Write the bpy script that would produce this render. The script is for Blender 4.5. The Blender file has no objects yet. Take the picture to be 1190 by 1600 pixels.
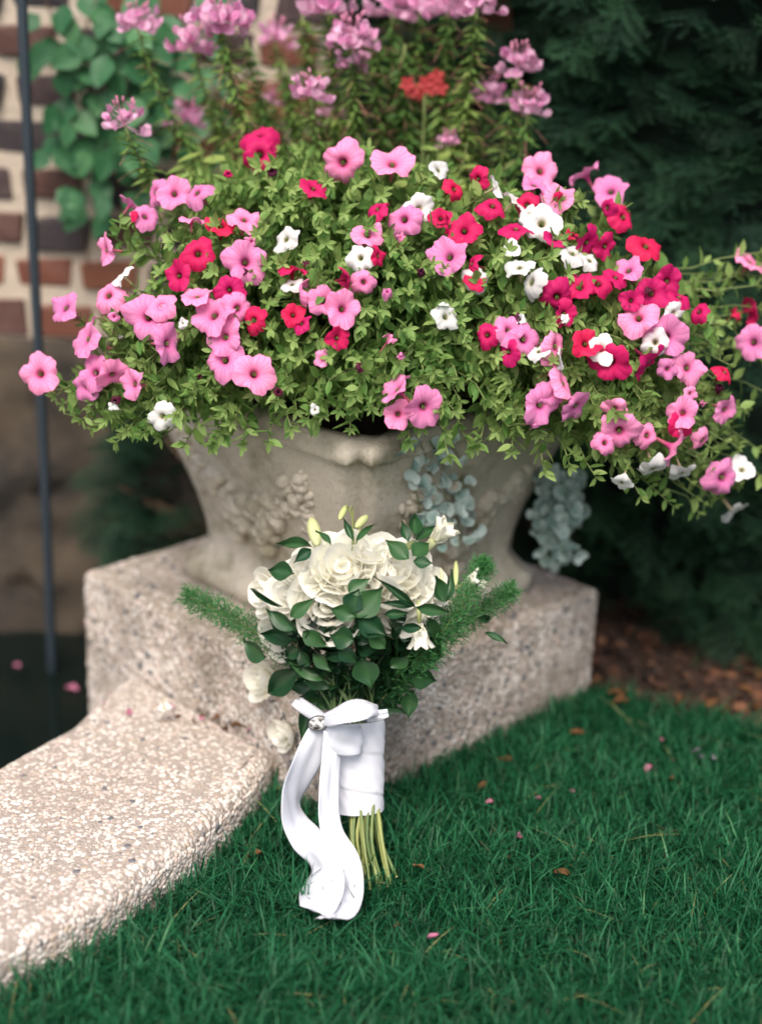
import bpy, math, random
import numpy as np
from mathutils import Matrix, Vector, geometry

random.seed(7); rng = np.random.default_rng(7)
SC = bpy.context.scene
COL = SC.collection
R = math.radians

# ------------------------------------------------------------------ camera
PITCH, ROLL, CAMH, FPX = 0.34987, 0.03828, 1.2, 2285.0
_c, _s = math.cos(PITCH), math.sin(PITCH)
_f = np.array([0, _c, -_s]); _u0 = np.array([0, _s, _c]); _r0 = np.array([1.0, 0, 0])
CR = math.cos(ROLL) * _r0 + math.sin(ROLL) * _u0
CU = -math.sin(ROLL) * _r0 + math.cos(ROLL) * _u0
CF = _f; CO = np.array([0, 0, CAMH])
cd = bpy.data.cameras.new('camera'); cam = bpy.data.objects.new('camera', cd); COL.objects.link(cam)
cam.matrix_world = Matrix([[CR[i], CU[i], -CF[i], CO[i]] for i in range(3)] + [[0, 0, 0, 1]])
cd.sensor_fit = 'VERTICAL'; cd.sensor_height = 56; cd.lens = 56 * FPX / 1600
cd.clip_start = .05; cd.clip_end = 800
cd.dof.use_dof = True; cd.dof.focus_distance = 2.03; cd.dof.aperture_fstop = 1.8
SC.camera = cam

# ------------------------------------------------------------------ light
SUN_EL, SUN_AZ = 56, 190          # azimuth clockwise from +Y: behind the camera
w = bpy.data.worlds.new('World'); SC.world = w; w.use_nodes = True
nt = w.node_tree; sky = nt.nodes.new('ShaderNodeTexSky'); sky.sky_type = 'NISHITA'; sky.sun_disc = False
sky.sun_elevation = R(SUN_EL); sky.sun_rotation = R(SUN_AZ)
sky.air_density = 1.0; sky.dust_density = 5.0; sky.ozone_density = 0.6
nt.links.new(sky.outputs[0], nt.nodes['Background'].inputs[0]); nt.nodes['Background'].inputs[1].default_value = .12
ld = bpy.data.lights.new('sun', 'SUN'); ld.energy = 1.5; ld.angle = R(38); ld.color = (1, .94, .86)
sun = bpy.data.objects.new('sun', ld); COL.objects.link(sun)
sd = Vector((math.sin(R(SUN_AZ)) * math.cos(R(SUN_EL)), math.cos(R(SUN_AZ)) * math.cos(R(SUN_EL)), math.sin(R(SUN_EL))))
sun.rotation_euler = sd.to_track_quat('Z', 'Y').to_euler(); sun.location = (-2, -3, 6)
SC.view_settings.view_transform = 'Standard'; SC.view_settings.look = 'None'
SC.view_settings.exposure = 1.0; SC.view_settings.gamma = 1
SC.cycles.max_bounces = 6; SC.cycles.use_denoising = True; SC.cycles.pixel_filter_type = 'BLACKMAN_HARRIS'; SC.cycles.filter_width = 1.7; SC.cycles.sample_clamp_indirect = 3; SC.cycles.transparent_max_bounces = 6

# ------------------------------------------------------------------ helpers
def V3(*a): return np.array(a, float)
def unit(v):
    v = np.asarray(v, float); n = np.linalg.norm(v)
    return v / n if n > 1e-9 else np.array([0, 0, 1.0])
def ray(u, v): return CF + CR * (u - 595) / FPX + CU * (800 - v) / FPX
def atY(u, v, Y):
    d = ray(u, v); return CO + d * (Y / d[1])
def atZ(u, v, z):
    d = ray(u, v); return CO + d * ((z - CAMH) / d[2])
def proj(p):
    d = np.asarray(p) - CO; z = d @ CF
    return 595 + FPX * (d @ CR) / z, 800 - FPX * (d @ CU) / z, z
def surf(u, v, c, s):
    """ray from a photo pixel onto an ellipsoid, or the point where it passes closest"""
    d = ray(u, v) / s; o = (CO - c) / s
    a = d @ d; b = o @ d; k = b * b - a * (o @ o - 1)
    t = (-b - math.sqrt(k)) / a if k > 0 else -b / a
    return CO + ray(u, v) * t
def frame(x, zh):
    x = unit(x); y = np.cross(zh, x)
    if np.linalg.norm(y) < 1e-4: y = np.cross(V3(.3, .9, .1), x)
    y = unit(y); z = np.cross(x, y)
    return np.stack([x, y, z], 1)
def frameZ(z, roll=0.0):
    z = unit(z); a = V3(1, 0, 0) if abs(z[0]) < .9 else V3(0, 1, 0)
    x = unit(np.cross(np.cross(z, a), z)); y = np.cross(z, x)
    c, s = math.cos(roll), math.sin(roll)
    return np.stack([c * x + s * y, -s * x + c * y, z], 1)

class MB:
    """collects vertices and faces of ONE mesh"""
    def __init__(s): s.v = []; s.f = {3: [], 4: []}; s.t = []; s.n = 0
    def add(s, V, F, tint=0.5):
        V = np.asarray(V, float).reshape(-1, 3); s.v.append(V)
        for k in (3, 4):
            a = F.get(k)
            if a is not None and len(a): s.f[k].append(np.asarray(a, np.int64) + s.n)
        t = np.asarray(tint, float); s.t.append(np.broadcast_to(t, (len(V),)) if t.ndim == 0 else t); s.n += len(V)
        return s
    def inst(s, base, pos, M, sc=1.0, tint=None):
        V, F, t = base
        s.add((V * sc) @ np.asarray(M).T + pos, F, t if tint is None else tint)
    def grid(s, P, tint=0.5, closed=False):
        P = np.asarray(P, float); m, n = P.shape[:2]
        i = np.arange(m - 1)[:, None]; j = np.arange(n if closed else n - 1)[None, :]; j2 = (j + 1) % n
        q = np.stack([i * n + j, i * n + j2, (i + 1) * n + j2, (i + 1) * n + j], -1).reshape(-1, 4)
        t = np.asarray(tint, float)
        s.add(P.reshape(-1, 3), {4: q}, t.reshape(-1) if t.ndim else t)
        return s
    def tube(s, P, r, n=6, tint=0.5, cap=True):
        P = np.asarray(P, float); m = len(P); r = np.broadcast_to(np.asarray(r, float), (m,))
        T = np.gradient(P, axis=0); h = V3(.31, .87, .38); rows = []
        for i in range(m):
            t = unit(T[i]); a = unit(np.cross(t, h)); b = np.cross(t, a)
            k = np.linspace(0, 2 * math.pi, n, endpoint=False)
            rows.append(P[i] + r[i] * (np.cos(k)[:, None] * a + np.sin(k)[:, None] * b))
        o = s.n; s.grid(np.array(rows), tint, True)
        if cap:
            for e, ring in ((0, 0), (1, m - 1)):
                c = s.n; s.add(P[-1 if e else 0][None], {}, tint)
                k = np.arange(n); a = o + ring * n + k; b = o + ring * n + (k + 1) % n
                s.f[3].append(np.stack([np.full(n, c), a, b] if e else [np.full(n, c), b, a], 1))
        return s
    def base(s):
        return (np.concatenate(s.v), {k: np.concatenate(a) for k, a in s.f.items() if a}, np.concatenate(s.t))
    def mesh(s, name, mat, smooth=True):
        V = np.concatenate(s.v); T = np.concatenate(s.t)
        tr = np.concatenate(s.f[3]) if s.f[3] else np.zeros((0, 3), int); qd = np.concatenate(s.f[4]) if s.f[4] else np.zeros((0, 4), int)
        me = bpy.data.meshes.new(name); me.vertices.add(len(V)); me.vertices.foreach_set('co', V.astype('f').ravel())
        lp = np.concatenate([tr.ravel(), qd.ravel()]); me.loops.add(len(lp)); me.loops.foreach_set('vertex_index', lp.astype('i'))
        st = np.concatenate([np.arange(len(tr)) * 3, len(tr) * 3 + np.arange(len(qd)) * 4]); me.polygons.add(len(st))
        me.polygons.foreach_set('loop_start', st.astype('i')); me.update(calc_edges=True)
        me.polygons.foreach_set('use_smooth', np.full(len(st), smooth))
        at = me.attributes.new('tint', 'FLOAT', 'POINT'); at.data.foreach_set('value', T.astype('f'))
        me.materials.append(mat); me.validate(); return me
WLOC = {}
def mkobj(name, me, parent=None, loc=None, M=None, sc=1.0):
    o = bpy.data.objects.new(name, me); COL.objects.link(o)
    if parent is not None: o.parent = parent
    if loc is not None or M is not None:
        m = np.eye(4); 
        if M is not None: m[:3, :3] = np.asarray(M) * np.asarray(sc)
        else: m[:3, :3] *= sc
        if loc is not None: m[:3, 3] = loc
        o.matrix_basis = Matrix(m.tolist())
    return o
def tag(o, label=None, cat=None, group=None, kind=None):
    if label: o['label'] = label
    if cat: o['category'] = cat
    if group: o['group'] = group
    if kind: o['kind'] = kind
    return o
def thing(name, loc, label, cat, group=None):
    o = mkobj(name, None, None, loc); o.empty_display_size = .05; WLOC[o] = np.asarray(loc, float)
    return tag(o, label, cat, group)
def part(name, mb, mat, root=None, smooth=True, kind=None):
    """mesh given in world coordinates, hung under its thing"""
    if root is not None:
        mb.v = [v - WLOC[root] for v in mb.v]
    o = mkobj(name, mb.mesh(name, mat, smooth), root); WLOC[o] = WLOC.get(root, np.zeros(3))
    if kind: o['kind'] = kind
    return o
def bez(p0, p1, p2, p3, n):
    t = np.linspace(0, 1, n)[:, None]
    return (1 - t) ** 3 * p0 + 3 * t * (1 - t) ** 2 * p1 + 3 * t * t * (1 - t) * p2 + t ** 3 * p3
def catmull(P, n):
    P = np.asarray(P, float); P = np.vstack([2 * P[0] - P[1], P, 2 * P[-1] - P[-2]]); out = []
    for i in range(1, len(P) - 2):
        a, b, c, d = P[i - 1:i + 3]
        for t in np.linspace(0, 1, n, endpoint=False):
            out.append(.5 * (2 * b + (c - a) * t + (2 * a - 5 * b + 4 * c - d) * t * t + (3 * b - a - 3 * c + d) * t ** 3))
    out.append(P[-2]); return np.array(out)
def ico():
    p = (1 + 5 ** .5) / 2
    V = np.array([[-1, p, 0], [1, p, 0], [-1, -p, 0], [1, -p, 0], [0, -1, p], [0, 1, p], [0, -1, -p], [0, 1, -p], [p, 0, -1], [p, 0, 1], [-p, 0, -1], [-p, 0, 1]]) / math.sqrt(1 + p * p)
    F = np.array([[0, 11, 5], [0, 5, 1], [0, 1, 7], [0, 7, 10], [0, 10, 11], [1, 5, 9], [5, 11, 4], [11, 10, 2], [10, 7, 6], [7, 1, 8], [3, 9, 4], [3, 4, 2], [3, 2, 6], [3, 6, 8], [3, 8, 9], [4, 9, 5], [2, 4, 11], [6, 2, 10], [8, 6, 7], [9, 8, 1]])
    return V, F
ICO = ico()
def scatter_ico(mb, P, N, size, tint, flat=.45):
    """many pebbles at once: P positions, N normals, size per pebble"""
    n = len(P); A = np.cross(N, rng.normal(size=(n, 3))); A /= np.linalg.norm(A, axis=1)[:, None]; B = np.cross(N, A)
    e = rng.uniform(.7, 1.25, n)
    V = ICO[0][None] * (1 + rng.uniform(-.18, .18, (n, 12, 1)))
    W = P[:, None] + V[:, :, :1] * (A * (size * e)[:, None])[:, None] + V[:, :, 1:2] * (B * (size / e)[:, None])[:, None] + V[:, :, 2:] * (N * (size * flat)[:, None])[:, None]
    F = (ICO[1][None] + 12 * np.arange(n)[:, None, None]).reshape(-1, 3)
    mb.add(W.reshape(-1, 3), {3: F}, np.repeat(tint, 12))
def sphere_base(nu=8, nv=6, sx=1, sy=1, sz=1):
    m = MB(); a = np.linspace(0, 2 * math.pi, nu, endpoint=False); b = np.linspace(.02, math.pi - .02, nv)
    m.grid([[[sx * math.sin(p) * math.cos(q), sy * math.sin(p) * math.sin(q), sz * math.cos(p)] for q in a] for p in b], .5, True)
    return m.base()

# ------------------------------------------------------------------ materials
def new_mat(name):
    m = bpy.data.materials.new(name); m.use_nodes = True; t = m.node_tree
    return m, t, t.nodes['Principled BSDF'], t.nodes['Material Output']
def node(t, ty, **k):
    n = t.nodes.new(ty)
    for a, b in k.items(): setattr(n, a, b)
    return n
def ramp(t, src, stops, interp='LINEAR'):
    r = node(t, 'ShaderNodeValToRGB'); e = r.color_ramp.elements; r.color_ramp.interpolation = interp
    while len(e) < len(stops): e.new(.5)
    for k, (p, c) in enumerate(stops): e[k].position = p; e[k].color = (*c, 1)
    t.links.new(src, r.inputs[0]); return r.outputs[0]
def attr(t, name='tint'): return node(t, 'ShaderNodeAttribute', attribute_name=name).outputs['Fac']
def noise(t, scale, detail=4, rough=.55, co=None):
    n = node(t, 'ShaderNodeTexNoise'); n.inputs['Scale'].default_value = scale; n.inputs['Detail'].default_value = detail; n.inputs['Roughness'].default_value = rough
    if co is None: co = node(t, 'ShaderNodeTexCoord').outputs['Object']
    t.links.new(co, n.inputs['Vector']); return n.outputs['Fac']
def mix(t, a, b, fac, blend='MIX'):
    m = node(t, 'ShaderNodeMix', data_type='RGBA', blend_type=blend)
    for i, x in ((0, fac), (6, a), (7, b)):
        if hasattr(x, 'is_output'): t.links.new(x, m.inputs[i])
        else: m.inputs[i].default_value = x if i == 0 else (*x, 1)
    return m.outputs[2]
def bump(t, bs, h, dist=.002, strength=1.0):
    b = node(t, 'ShaderNodeBump'); b.inputs['Distance'].default_value = dist; b.inputs['Strength'].default_value = strength
    t.links.new(h, b.inputs['Height']); t.links.new(b.outputs[0], bs.inputs['Normal'])
def add_translucent(t, bs, out, col, fac):
    tr = node(t, 'ShaderNodeBsdfTranslucent'); mx = node(t, 'ShaderNodeMixShader'); mx.inputs[0].default_value = fac
    if hasattr(col, 'is_output'): t.links.new(col, tr.inputs[0])
    else: tr.inputs[0].default_value = (*col, 1)
    t.links.new(bs.outputs[0], mx.inputs[1]); t.links.new(tr.outputs[0], mx.inputs[2]); t.links.new(mx.outputs[0], out.inputs[0])
def leafmat(name, stops, rough=.5, trans=.25, spec=.4, use_rand=True, patch=0.35):
    m, t, b, o = new_mat(name); a = attr(t)
    oi = node(t, 'ShaderNodeObjectInfo').outputs['Random']
    ad = node(t, 'ShaderNodeMath', operation='MULTIPLY_ADD'); t.links.new(oi, ad.inputs[0]); ad.inputs[1].default_value = .3 if use_rand else 0
    t.links.new(a, ad.inputs[2])
    geo = node(t, 'ShaderNodeNewGeometry').outputs['Position']
    nn = noise(t, 45, 2, .5, geo)
    a2 = node(t, 'ShaderNodeMath', operation='MULTIPLY_ADD'); t.links.new(nn, a2.inputs[0]); a2.inputs[1].default_value = patch; t.links.new(ad.outputs[0], a2.inputs[2])
    c = ramp(t, a2.outputs[0], stops); t.links.new(c, b.inputs['Base Color']); b.inputs['Roughness'].default_value = rough
    b.inputs['Specular IOR Level'].default_value = spec
    add_translucent(t, b, o, c, trans); return m
def plain(name, col, rough=.6, metal=0, spec=.5):
    m, t, b, o = new_mat(name); b.inputs['Base Color'].default_value = (*col, 1); b.inputs['Roughness'].default_value = rough
    b.inputs['Metallic'].default_value = metal; b.inputs['Specular IOR Level'].default_value = spec
    return m
def petunia_mat(name, rim, mid, throat, vein, tube):
    m, t, b, o = new_mat(name); a = attr(t)          # tint = distance from the flower's centre
    c = ramp(t, a, [(0, tube), (.08, throat), (.14, throat), (.30, mid), (.62, rim), (1, rim)])
    co = node(t, 'ShaderNodeTexCoord').outputs['Object']
    sp = node(t, 'ShaderNodeSeparateXYZ'); t.links.new(co, sp.inputs[0])
    an = node(t, 'ShaderNodeMath', operation='ARCTAN2'); t.links.new(sp.outputs[1], an.inputs[0]); t.links.new(sp.outputs[0], an.inputs[1])
    mu = node(t, 'ShaderNodeMath', operation='MULTIPLY'); t.links.new(an.outputs[0], mu.inputs[0]); mu.inputs[1].default_value = 20
    nz = noise(t, 3.0, 2, .5, co); ad = node(t, 'ShaderNodeMath', operation='MULTIPLY_ADD'); t.links.new(nz, ad.inputs[0]); ad.inputs[1].default_value = 9; t.links.new(mu.outputs[0], ad.inputs[2])
    si = node(t, 'ShaderNodeMath', operation='SINE'); t.links.new(ad.outputs[0], si.inputs[0])
    vf = ramp(t, si.outputs[0], [(.78, (0, 0, 0)), (1, (.62, .62, .62))])
    c2 = mix(t, c, vein, vf)
    hs = node(t, 'ShaderNodeHueSaturation'); t.links.new(c2, hs.inputs['Color'])
    oi = node(t, 'ShaderNodeObjectInfo').outputs['Random']
    mr = node(t, 'ShaderNodeMapRange'); t.links.new(oi, mr.inputs[0]); mr.inputs[3].default_value = .82; mr.inputs[4].default_value = 1.12; t.links.new(mr.outputs[0], hs.inputs['Value'])
    mr2 = node(t, 'ShaderNodeMapRange'); t.links.new(oi, mr2.inputs[0]); mr2.inputs[3].default_value = .478; mr2.inputs[4].default_value = .506; t.links.new(mr2.outputs[0], hs.inputs['Hue'])
    c3 = hs.outputs[0]
    t.links.new(c3, b.inputs['Base Color']); b.inputs['Roughness'].default_value = .62; b.inputs['Specular IOR Level'].default_value = .2
    add_translucent(t, b, o, c3, .32); return m

M = {}
M['pink'] = petunia_mat('pink_petunia_petal', (.88, .30, .53), (.84, .22, .44), (.50, .05, .18), (.66, .12, .32), (.45, .28, .12))
M['crimson'] = petunia_mat('crimson_petunia_petal', (.64, .016, .10), (.60, .012, .085), (.22, .003, .02), (.42, .006, .06), (.10, .01, .01))
M['white'] = petunia_mat('white_petunia_petal', (.80, .80, .80), (.78, .78, .75), (.52, .46, .28), (.68, .66, .64), (.40, .28, .12))
M['wilted'] = petunia_mat('wilted_petal', (.10, .012, .035), (.07, .01, .03), (.03, .005, .01), (.04, .005, .02), (.03, .01, .01))
M['petunia_leaf'] = leafmat('petunia_leaf', [(0, (.035, .115, .030)), (.45, (.125, .265, .060)), (1, (.32, .44, .14))], .55, .42, .25)
M['sepal'] = leafmat('sepal', [(0, (.07, .13, .03)), (1, (.16, .24, .06))], .6, .2, .2)
M['stem'] = leafmat('soft_stem', [(0, (.08, .12, .03)), (1, (.20, .26, .09))], .6, .1, .3)
M['cleome_petal'] = leafmat('cleome_petal', [(0, (.58, .13, .38)), (.6, (.74, .30, .54)), (1, (.82, .50, .68))], .6, .35, .2)
M['cleome_bud'] = leafmat('cleome_bud', [(0, (.45, .10, .22)), (1, (.62, .26, .38))], .6, .15, .2)
M['cleome_leaf'] = leafmat('cleome_leaf', [(0, (.035, .11, .035)), (.5, (.115, .23, .055)), (1, (.29, .38, .10))], .55, .40, .3)
M['filament'] = plain('reddish_filament', (.30, .13, .10), .7)
M['verbena'] = leafmat('coral_petal', [(0, (.30, .022, .026)), (1, (.46, .055, .06))], .6, .3, .2)
M['dichondra'] = leafmat('silver_leaf', [(0, (.08, .17, .14)), (.55, (.23, .35, .31)), (1, (.52, .62, .58))], .5, .12, .4)
M['ivy'] = leafmat('creeper_leaf', [(0, (.015, .08, .03)), (.6, (.03, .13, .05)), (1.1, (.07, .20, .08))], .5, .25, .35)
M['woody'] = leafmat('woody_stem', [(0, (.05, .03, .02)), (1, (.12, .08, .05))], .8, 0, .2)
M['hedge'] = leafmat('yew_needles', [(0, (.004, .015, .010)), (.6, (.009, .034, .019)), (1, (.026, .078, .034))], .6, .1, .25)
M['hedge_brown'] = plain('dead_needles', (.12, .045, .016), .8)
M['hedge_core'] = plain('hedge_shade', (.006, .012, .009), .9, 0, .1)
M['rose'] = leafmat('cream_rose_petal', [(0, (.90, .86, .66)), (.5, (.94, .92, .80)), (1.2, (.95, .94, .87))], .7, .45, .1, patch=.2)
M['lily'] = leafmat('greenish_white_petal', [(0, (.66, .68, .38)), (.6, (.80, .80, .62)), (1.2, (.84, .83, .72))], .5, .25, .3)
M['bud'] = leafmat('lily_bud', [(0, (.30, .40, .10)), (.6, (.50, .56, .22)), (1.2, (.62, .64, .36))], .5, .15, .3)
M['ruscus'] = leafmat('glossy_dark_leaf', [(0, (.006, .029, .013)), (.55, (.012, .052, .020)), (1.1, (.036, .10, .032))], .40, .12, .38)
M['fern'] = leafmat('foxtail_fern', [(0, (.012, .085, .022)), (1, (.05, .19, .05))], .55, .25, .3)
M['cut_stem'] = leafmat('cut_flower_stem', [(0, (.03, .075, .025)), (.6, (.095, .16, .05)), (1.1, (.26, .29, .09))], .45, .05, .4)
M['cut_end'] = plain('cut_stem_end', (.45, .42, .20), .7)
# satin
m, t, b, o = new_mat('white_satin'); b.inputs['Base Color'].default_value = (.72, .74, .81, 1); b.inputs['Roughness'].default_value = .34
b.inputs['Sheen Weight'].default_value = .25; b.inputs['Specular IOR Level'].default_value = .45
add_translucent(t, b, o, (.62, .65, .74), .2); M['satin'] = m
m, t, b, o = new_mat('white_wrap_fabric'); b.inputs['Base Color'].default_value = (.69, .70, .76, 1); b.inputs['Roughness'].default_value = .6
wv = node(t, 'ShaderNodeTexWave'); wv.inputs['Scale'].default_value = 260; wv.inputs['Distortion'].default_value = 1.5; t.links.new(node(t, 'ShaderNodeTexCoord').outputs['Object'], wv.inputs[0])
bump(t, b, mix(t, noise(t, 60, 4), wv.outputs['Fac'], .25), .004, .45); M['wrap'] = m
# cameo charm: a small grey print behind glass
m, t, b, o = new_mat('charm_print'); c = ramp(t, noise(t, 150, 3, .6), [(.40, (.02, .02, .02)), (.5, (.25, .25, .25)), (.62, (.75, .75, .75))])
t.links.new(c, b.inputs['Base Color']); b.inputs['Roughness'].default_value = .15; M['charm'] = m
M['charm_rim'] = plain('charm_metal', (.06, .06, .06), .4, .8)
# concretes and stones
def aggregate_base(name, c0, c1, stain, stain_amt, gscale=420):
    m, t, b, o = new_mat(name)
    vo = node(t, 'ShaderNodeTexVoronoi'); vo.inputs['Scale'].default_value = gscale * .5; co = node(t, 'ShaderNodeTexCoord').outputs['Object']; t.links.new(co, vo.inputs[0])
    c = mix(t, c0, c1, noise(t, gscale * .4, 3, .6, co)); sp = node(t, 'ShaderNodeSeparateColor'); t.links.new(vo.outputs['Color'], sp.inputs[0])
    c = mix(t, c, (.36, .30, .25), ramp(t, sp.outputs[0], [(.5, (0, 0, 0)), (1, (.7, .7, .7))]))
    st = ramp(t, noise(t, 7, 5, .65, co), [(.42, (0, 0, 0)), (.68, (stain_amt,) * 3)])
    c = mix(t, c, stain, st); t.links.new(c, b.inputs['Base Color']); b.inputs['Roughness'].default_value = .85; b.inputs['Specular IOR Level'].default_value = .25
    bump(t, b, mix(t, vo.outputs['Distance'], noise(t, 300, 4, .6, co), .5), .004, .9); return m
M['coping'] = aggregate_base('exposed_aggregate_cement', (.28, .24, .21), (.42, .37, .33), (.33, .26, .21), .4)
M['plinth'] = aggregate_base('weathered_aggregate', (.34, .29, .24), (.52, .46, .39), (.13, .11, .08), .75, 330)
def pebmat(name, dull, dirt=.45):
    m, t, b, o = new_mat(name); k = dull
    c = ramp(t, attr(t), [(0, (.66 * k, .60 * k, .55 * k)), (.2, (.76 * k, .71 * k, .65 * k)), (.4, (.60 * k, .50 * k, .44 * k)), (.58, (.80 * k, .76 * k, .71 * k)), (.74, (.50 * k, .40 * k, .31 * k)), (.84, (.70 * k, .56 * k, .51 * k)), (.94, (.40 * k, .35 * k, .31 * k)), (.975, (.11, .12, .135))], 'CONSTANT')
    c = mix(t, c, (.30, .25, .20) if dirt < .6 else (.17, .14, .11), ramp(t, noise(t, 11 if dirt < .6 else 8, 5, .65), [(.42, (0, 0, 0)), (.68, (dirt,) * 3)]))
    t.links.new(c, b.inputs['Base Color']); b.inputs['Roughness'].default_value = .6; b.inputs['Specular IOR Level'].default_value = .35; return m
M['pebble'] = pebmat('aggregate_pebbles', .92); M['pebble_dull'] = pebmat('weathered_pebbles', .90, .80)
m, t, b, o = new_mat('cast_stone'); co = node(t, 'ShaderNodeTexCoord').outputs['Object']
c = mix(t, (.54, .48, .39), (.68, .62, .52), noise(t, 5, 6, .65, co))
c = mix(t, c, (.22, .20, .12), ramp(t, noise(t, 9, 6, .7, co), [(.48, (0, 0, 0)), (.66, (.8, .8, .8))]))
c = mix(t, c, (.36, .31, .24), ramp(t, noise(t, 160, 3, .6, co), [(.5, (0, 0, 0)), (.8, (.6, .6, .6))]))
t.links.new(c, b.inputs['Base Color']); b.inputs['Roughness'].default_value = .88; b.inputs['Specular IOR Level'].default_value = .2
bump(t, b, mix(t, noise(t, 60, 6, .7, co), noise(t, 340, 3, .6, co), .4), .006, .8); M['stone'] = m
m, t, b, o = new_mat('clinker_brick'); oi = node(t, 'ShaderNodeObjectInfo').outputs['Random']
c = ramp(t, oi, [(0, (.018, .015, .020)), (.22, (.045, .026, .028)), (.42, (.09, .04, .032)), (.6, (.035, .026, .03)), (.74, (.15, .05, .03)), (.88, (.06, .038, .04)), (.95, (.21, .075, .04))], 'CONSTANT')
co = node(t, 'ShaderNodeTexCoord').outputs['Object']; c = mix(t, c, (.16, .12, .10), ramp(t, noise(t, 40, 5, .7, co), [(.5, (0, 0, 0)), (.8, (.5, .5, .5))]))
t.links.new(c, b.inputs['Base Color']); b.inputs['Roughness'].default_value = .75; bump(t, b, noise(t, 90, 5, .65, co), .004, .8); M['brick'] = m
m, t, b, o = new_mat('lime_mortar'); co = node(t, 'ShaderNodeTexCoord').outputs['Object']
c = mix(t, (.44, .36, .28), (.60, .52, .43), noise(t, 30, 5, .65, co)); t.links.new(c, b.inputs['Base Color']); b.inputs['Roughness'].default_value = .9
bump(t, b, noise(t, 70, 6, .7, co), .008, .9); M['mortar'] = m
m, t, b, o = new_mat('shaded_old_concrete'); co = node(t, 'ShaderNodeTexCoord').outputs['Object']
c = mix(t, (.045, .034, .024), (.13, .098, .066), noise(t, 16, 6, .7, co)); c = mix(t, c, (.018, .016, .015), ramp(t, noise(t, 5, 4, .6, co), [(.42, (0, 0, 0)), (.62, (.85, .85, .85))]))  # stained concrete, its tones darkened to stand in for the niche's shade
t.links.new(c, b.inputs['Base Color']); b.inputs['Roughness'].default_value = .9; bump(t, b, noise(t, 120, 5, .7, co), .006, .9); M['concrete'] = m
m, t, b, o = new_mat('pond_water'); b.inputs['Base Color'].default_value = (.004, .008, .007, 1); b.inputs['Roughness'].default_value = .06; b.inputs['IOR'].default_value = 1.33
bump(t, b, noise(t, 6, 2), .002, .3); M['water'] = m
m, t, b, o = new_mat('lawn_soil'); co = node(t, 'ShaderNodeTexCoord').outputs['Object']
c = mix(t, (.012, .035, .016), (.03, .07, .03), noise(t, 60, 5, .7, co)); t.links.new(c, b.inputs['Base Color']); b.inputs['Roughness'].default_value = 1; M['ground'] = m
m, t, b, o = new_mat('bark_soil'); co = node(t, 'ShaderNodeTexCoord').outputs['Object']
c = mix(t, (.018, .011, .008), (.06, .032, .018), noise(t, 70, 5, .7, co)); t.links.new(c, b.inputs['Base Color']); b.inputs['Roughness'].default_value = 1; bump(t, b, noise(t, 90, 5), .01); M['soil'] = m
m, t, b, o = new_mat('bark_chip'); c = ramp(t, attr(t), [(0, (.016, .010, .007)), (.6, (.05, .022, .012)), (.85, (.12, .045, .02)), (1, (.22, .11, .06))]); t.links.new(c, b.inputs['Base Color']); b.inputs['Roughness'].default_value = .85; M['chip'] = m
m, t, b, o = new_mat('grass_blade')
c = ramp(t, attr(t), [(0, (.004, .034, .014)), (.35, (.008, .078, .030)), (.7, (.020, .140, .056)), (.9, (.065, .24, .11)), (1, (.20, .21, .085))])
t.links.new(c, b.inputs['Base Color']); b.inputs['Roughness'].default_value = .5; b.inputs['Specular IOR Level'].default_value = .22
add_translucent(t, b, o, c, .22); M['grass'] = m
M['rod'] = plain('painted_steel', (.035, .05, .065), .45, .3)
M['dead_leaf'] = leafmat('dead_leaf', [(0, (.07, .028, .012)), (1, (.20, .095, .04))], .8, .15, .2)
M['fallen_pink'] = leafmat('fallen_pink_petal', [(0, (.46, .11, .23)), (1, (.62, .24, .36))], .7, .3, .2)
M['fallen_lilac'] = leafmat('fallen_lilac_petal', [(0, (.50, .38, .52)), (1, (.66, .56, .66))], .7, .3, .2)

# ------------------------------------------------------------------ layout of the setting
PC = V3(-.064, 2.36, 0); PR = .449; PH = .211                     # plinth: square seen corner-on
PL_R, PL_B, PL_L, PL_N = [PC + V3(PR * math.cos(.0085 + k * math.pi / 2), PR * math.sin(.0085 + k * math.pi / 2), 0) for k in range(4)]
WATER_Z, WALL_Y, COP_Z = -.12, 2.83, .075
COP_IN = [atZ(u, v, COP_Z) for u, v in ((168, 1096), (110, 1130), (0, 1190))]
COP_OUT = [atZ(u, v, COP_Z) for u, v in ((0, 1482), (166, 1402), (302, 1308), (392, 1220), (426, 1172))]
d_in = unit(COP_IN[2] - COP_IN[0]); d_out = unit(COP_OUT[0] - COP_OUT[2])
def cross2(p, q): return p[0] * q[1] - p[1] * q[0]
A_in = COP_IN[0] + .05 * -d_in; B_in = COP_IN[2] + 1.25 * d_in; B_out = COP_OUT[0] + 1.3 * d_out
POND = [A_in, B_in, V3(-2.7, 1.5, 0), V3(-2.7, WALL_Y + .1, 0), V3(-.3, WALL_Y + .1, 0), V3(-.3, 2.45, 0)]
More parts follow.
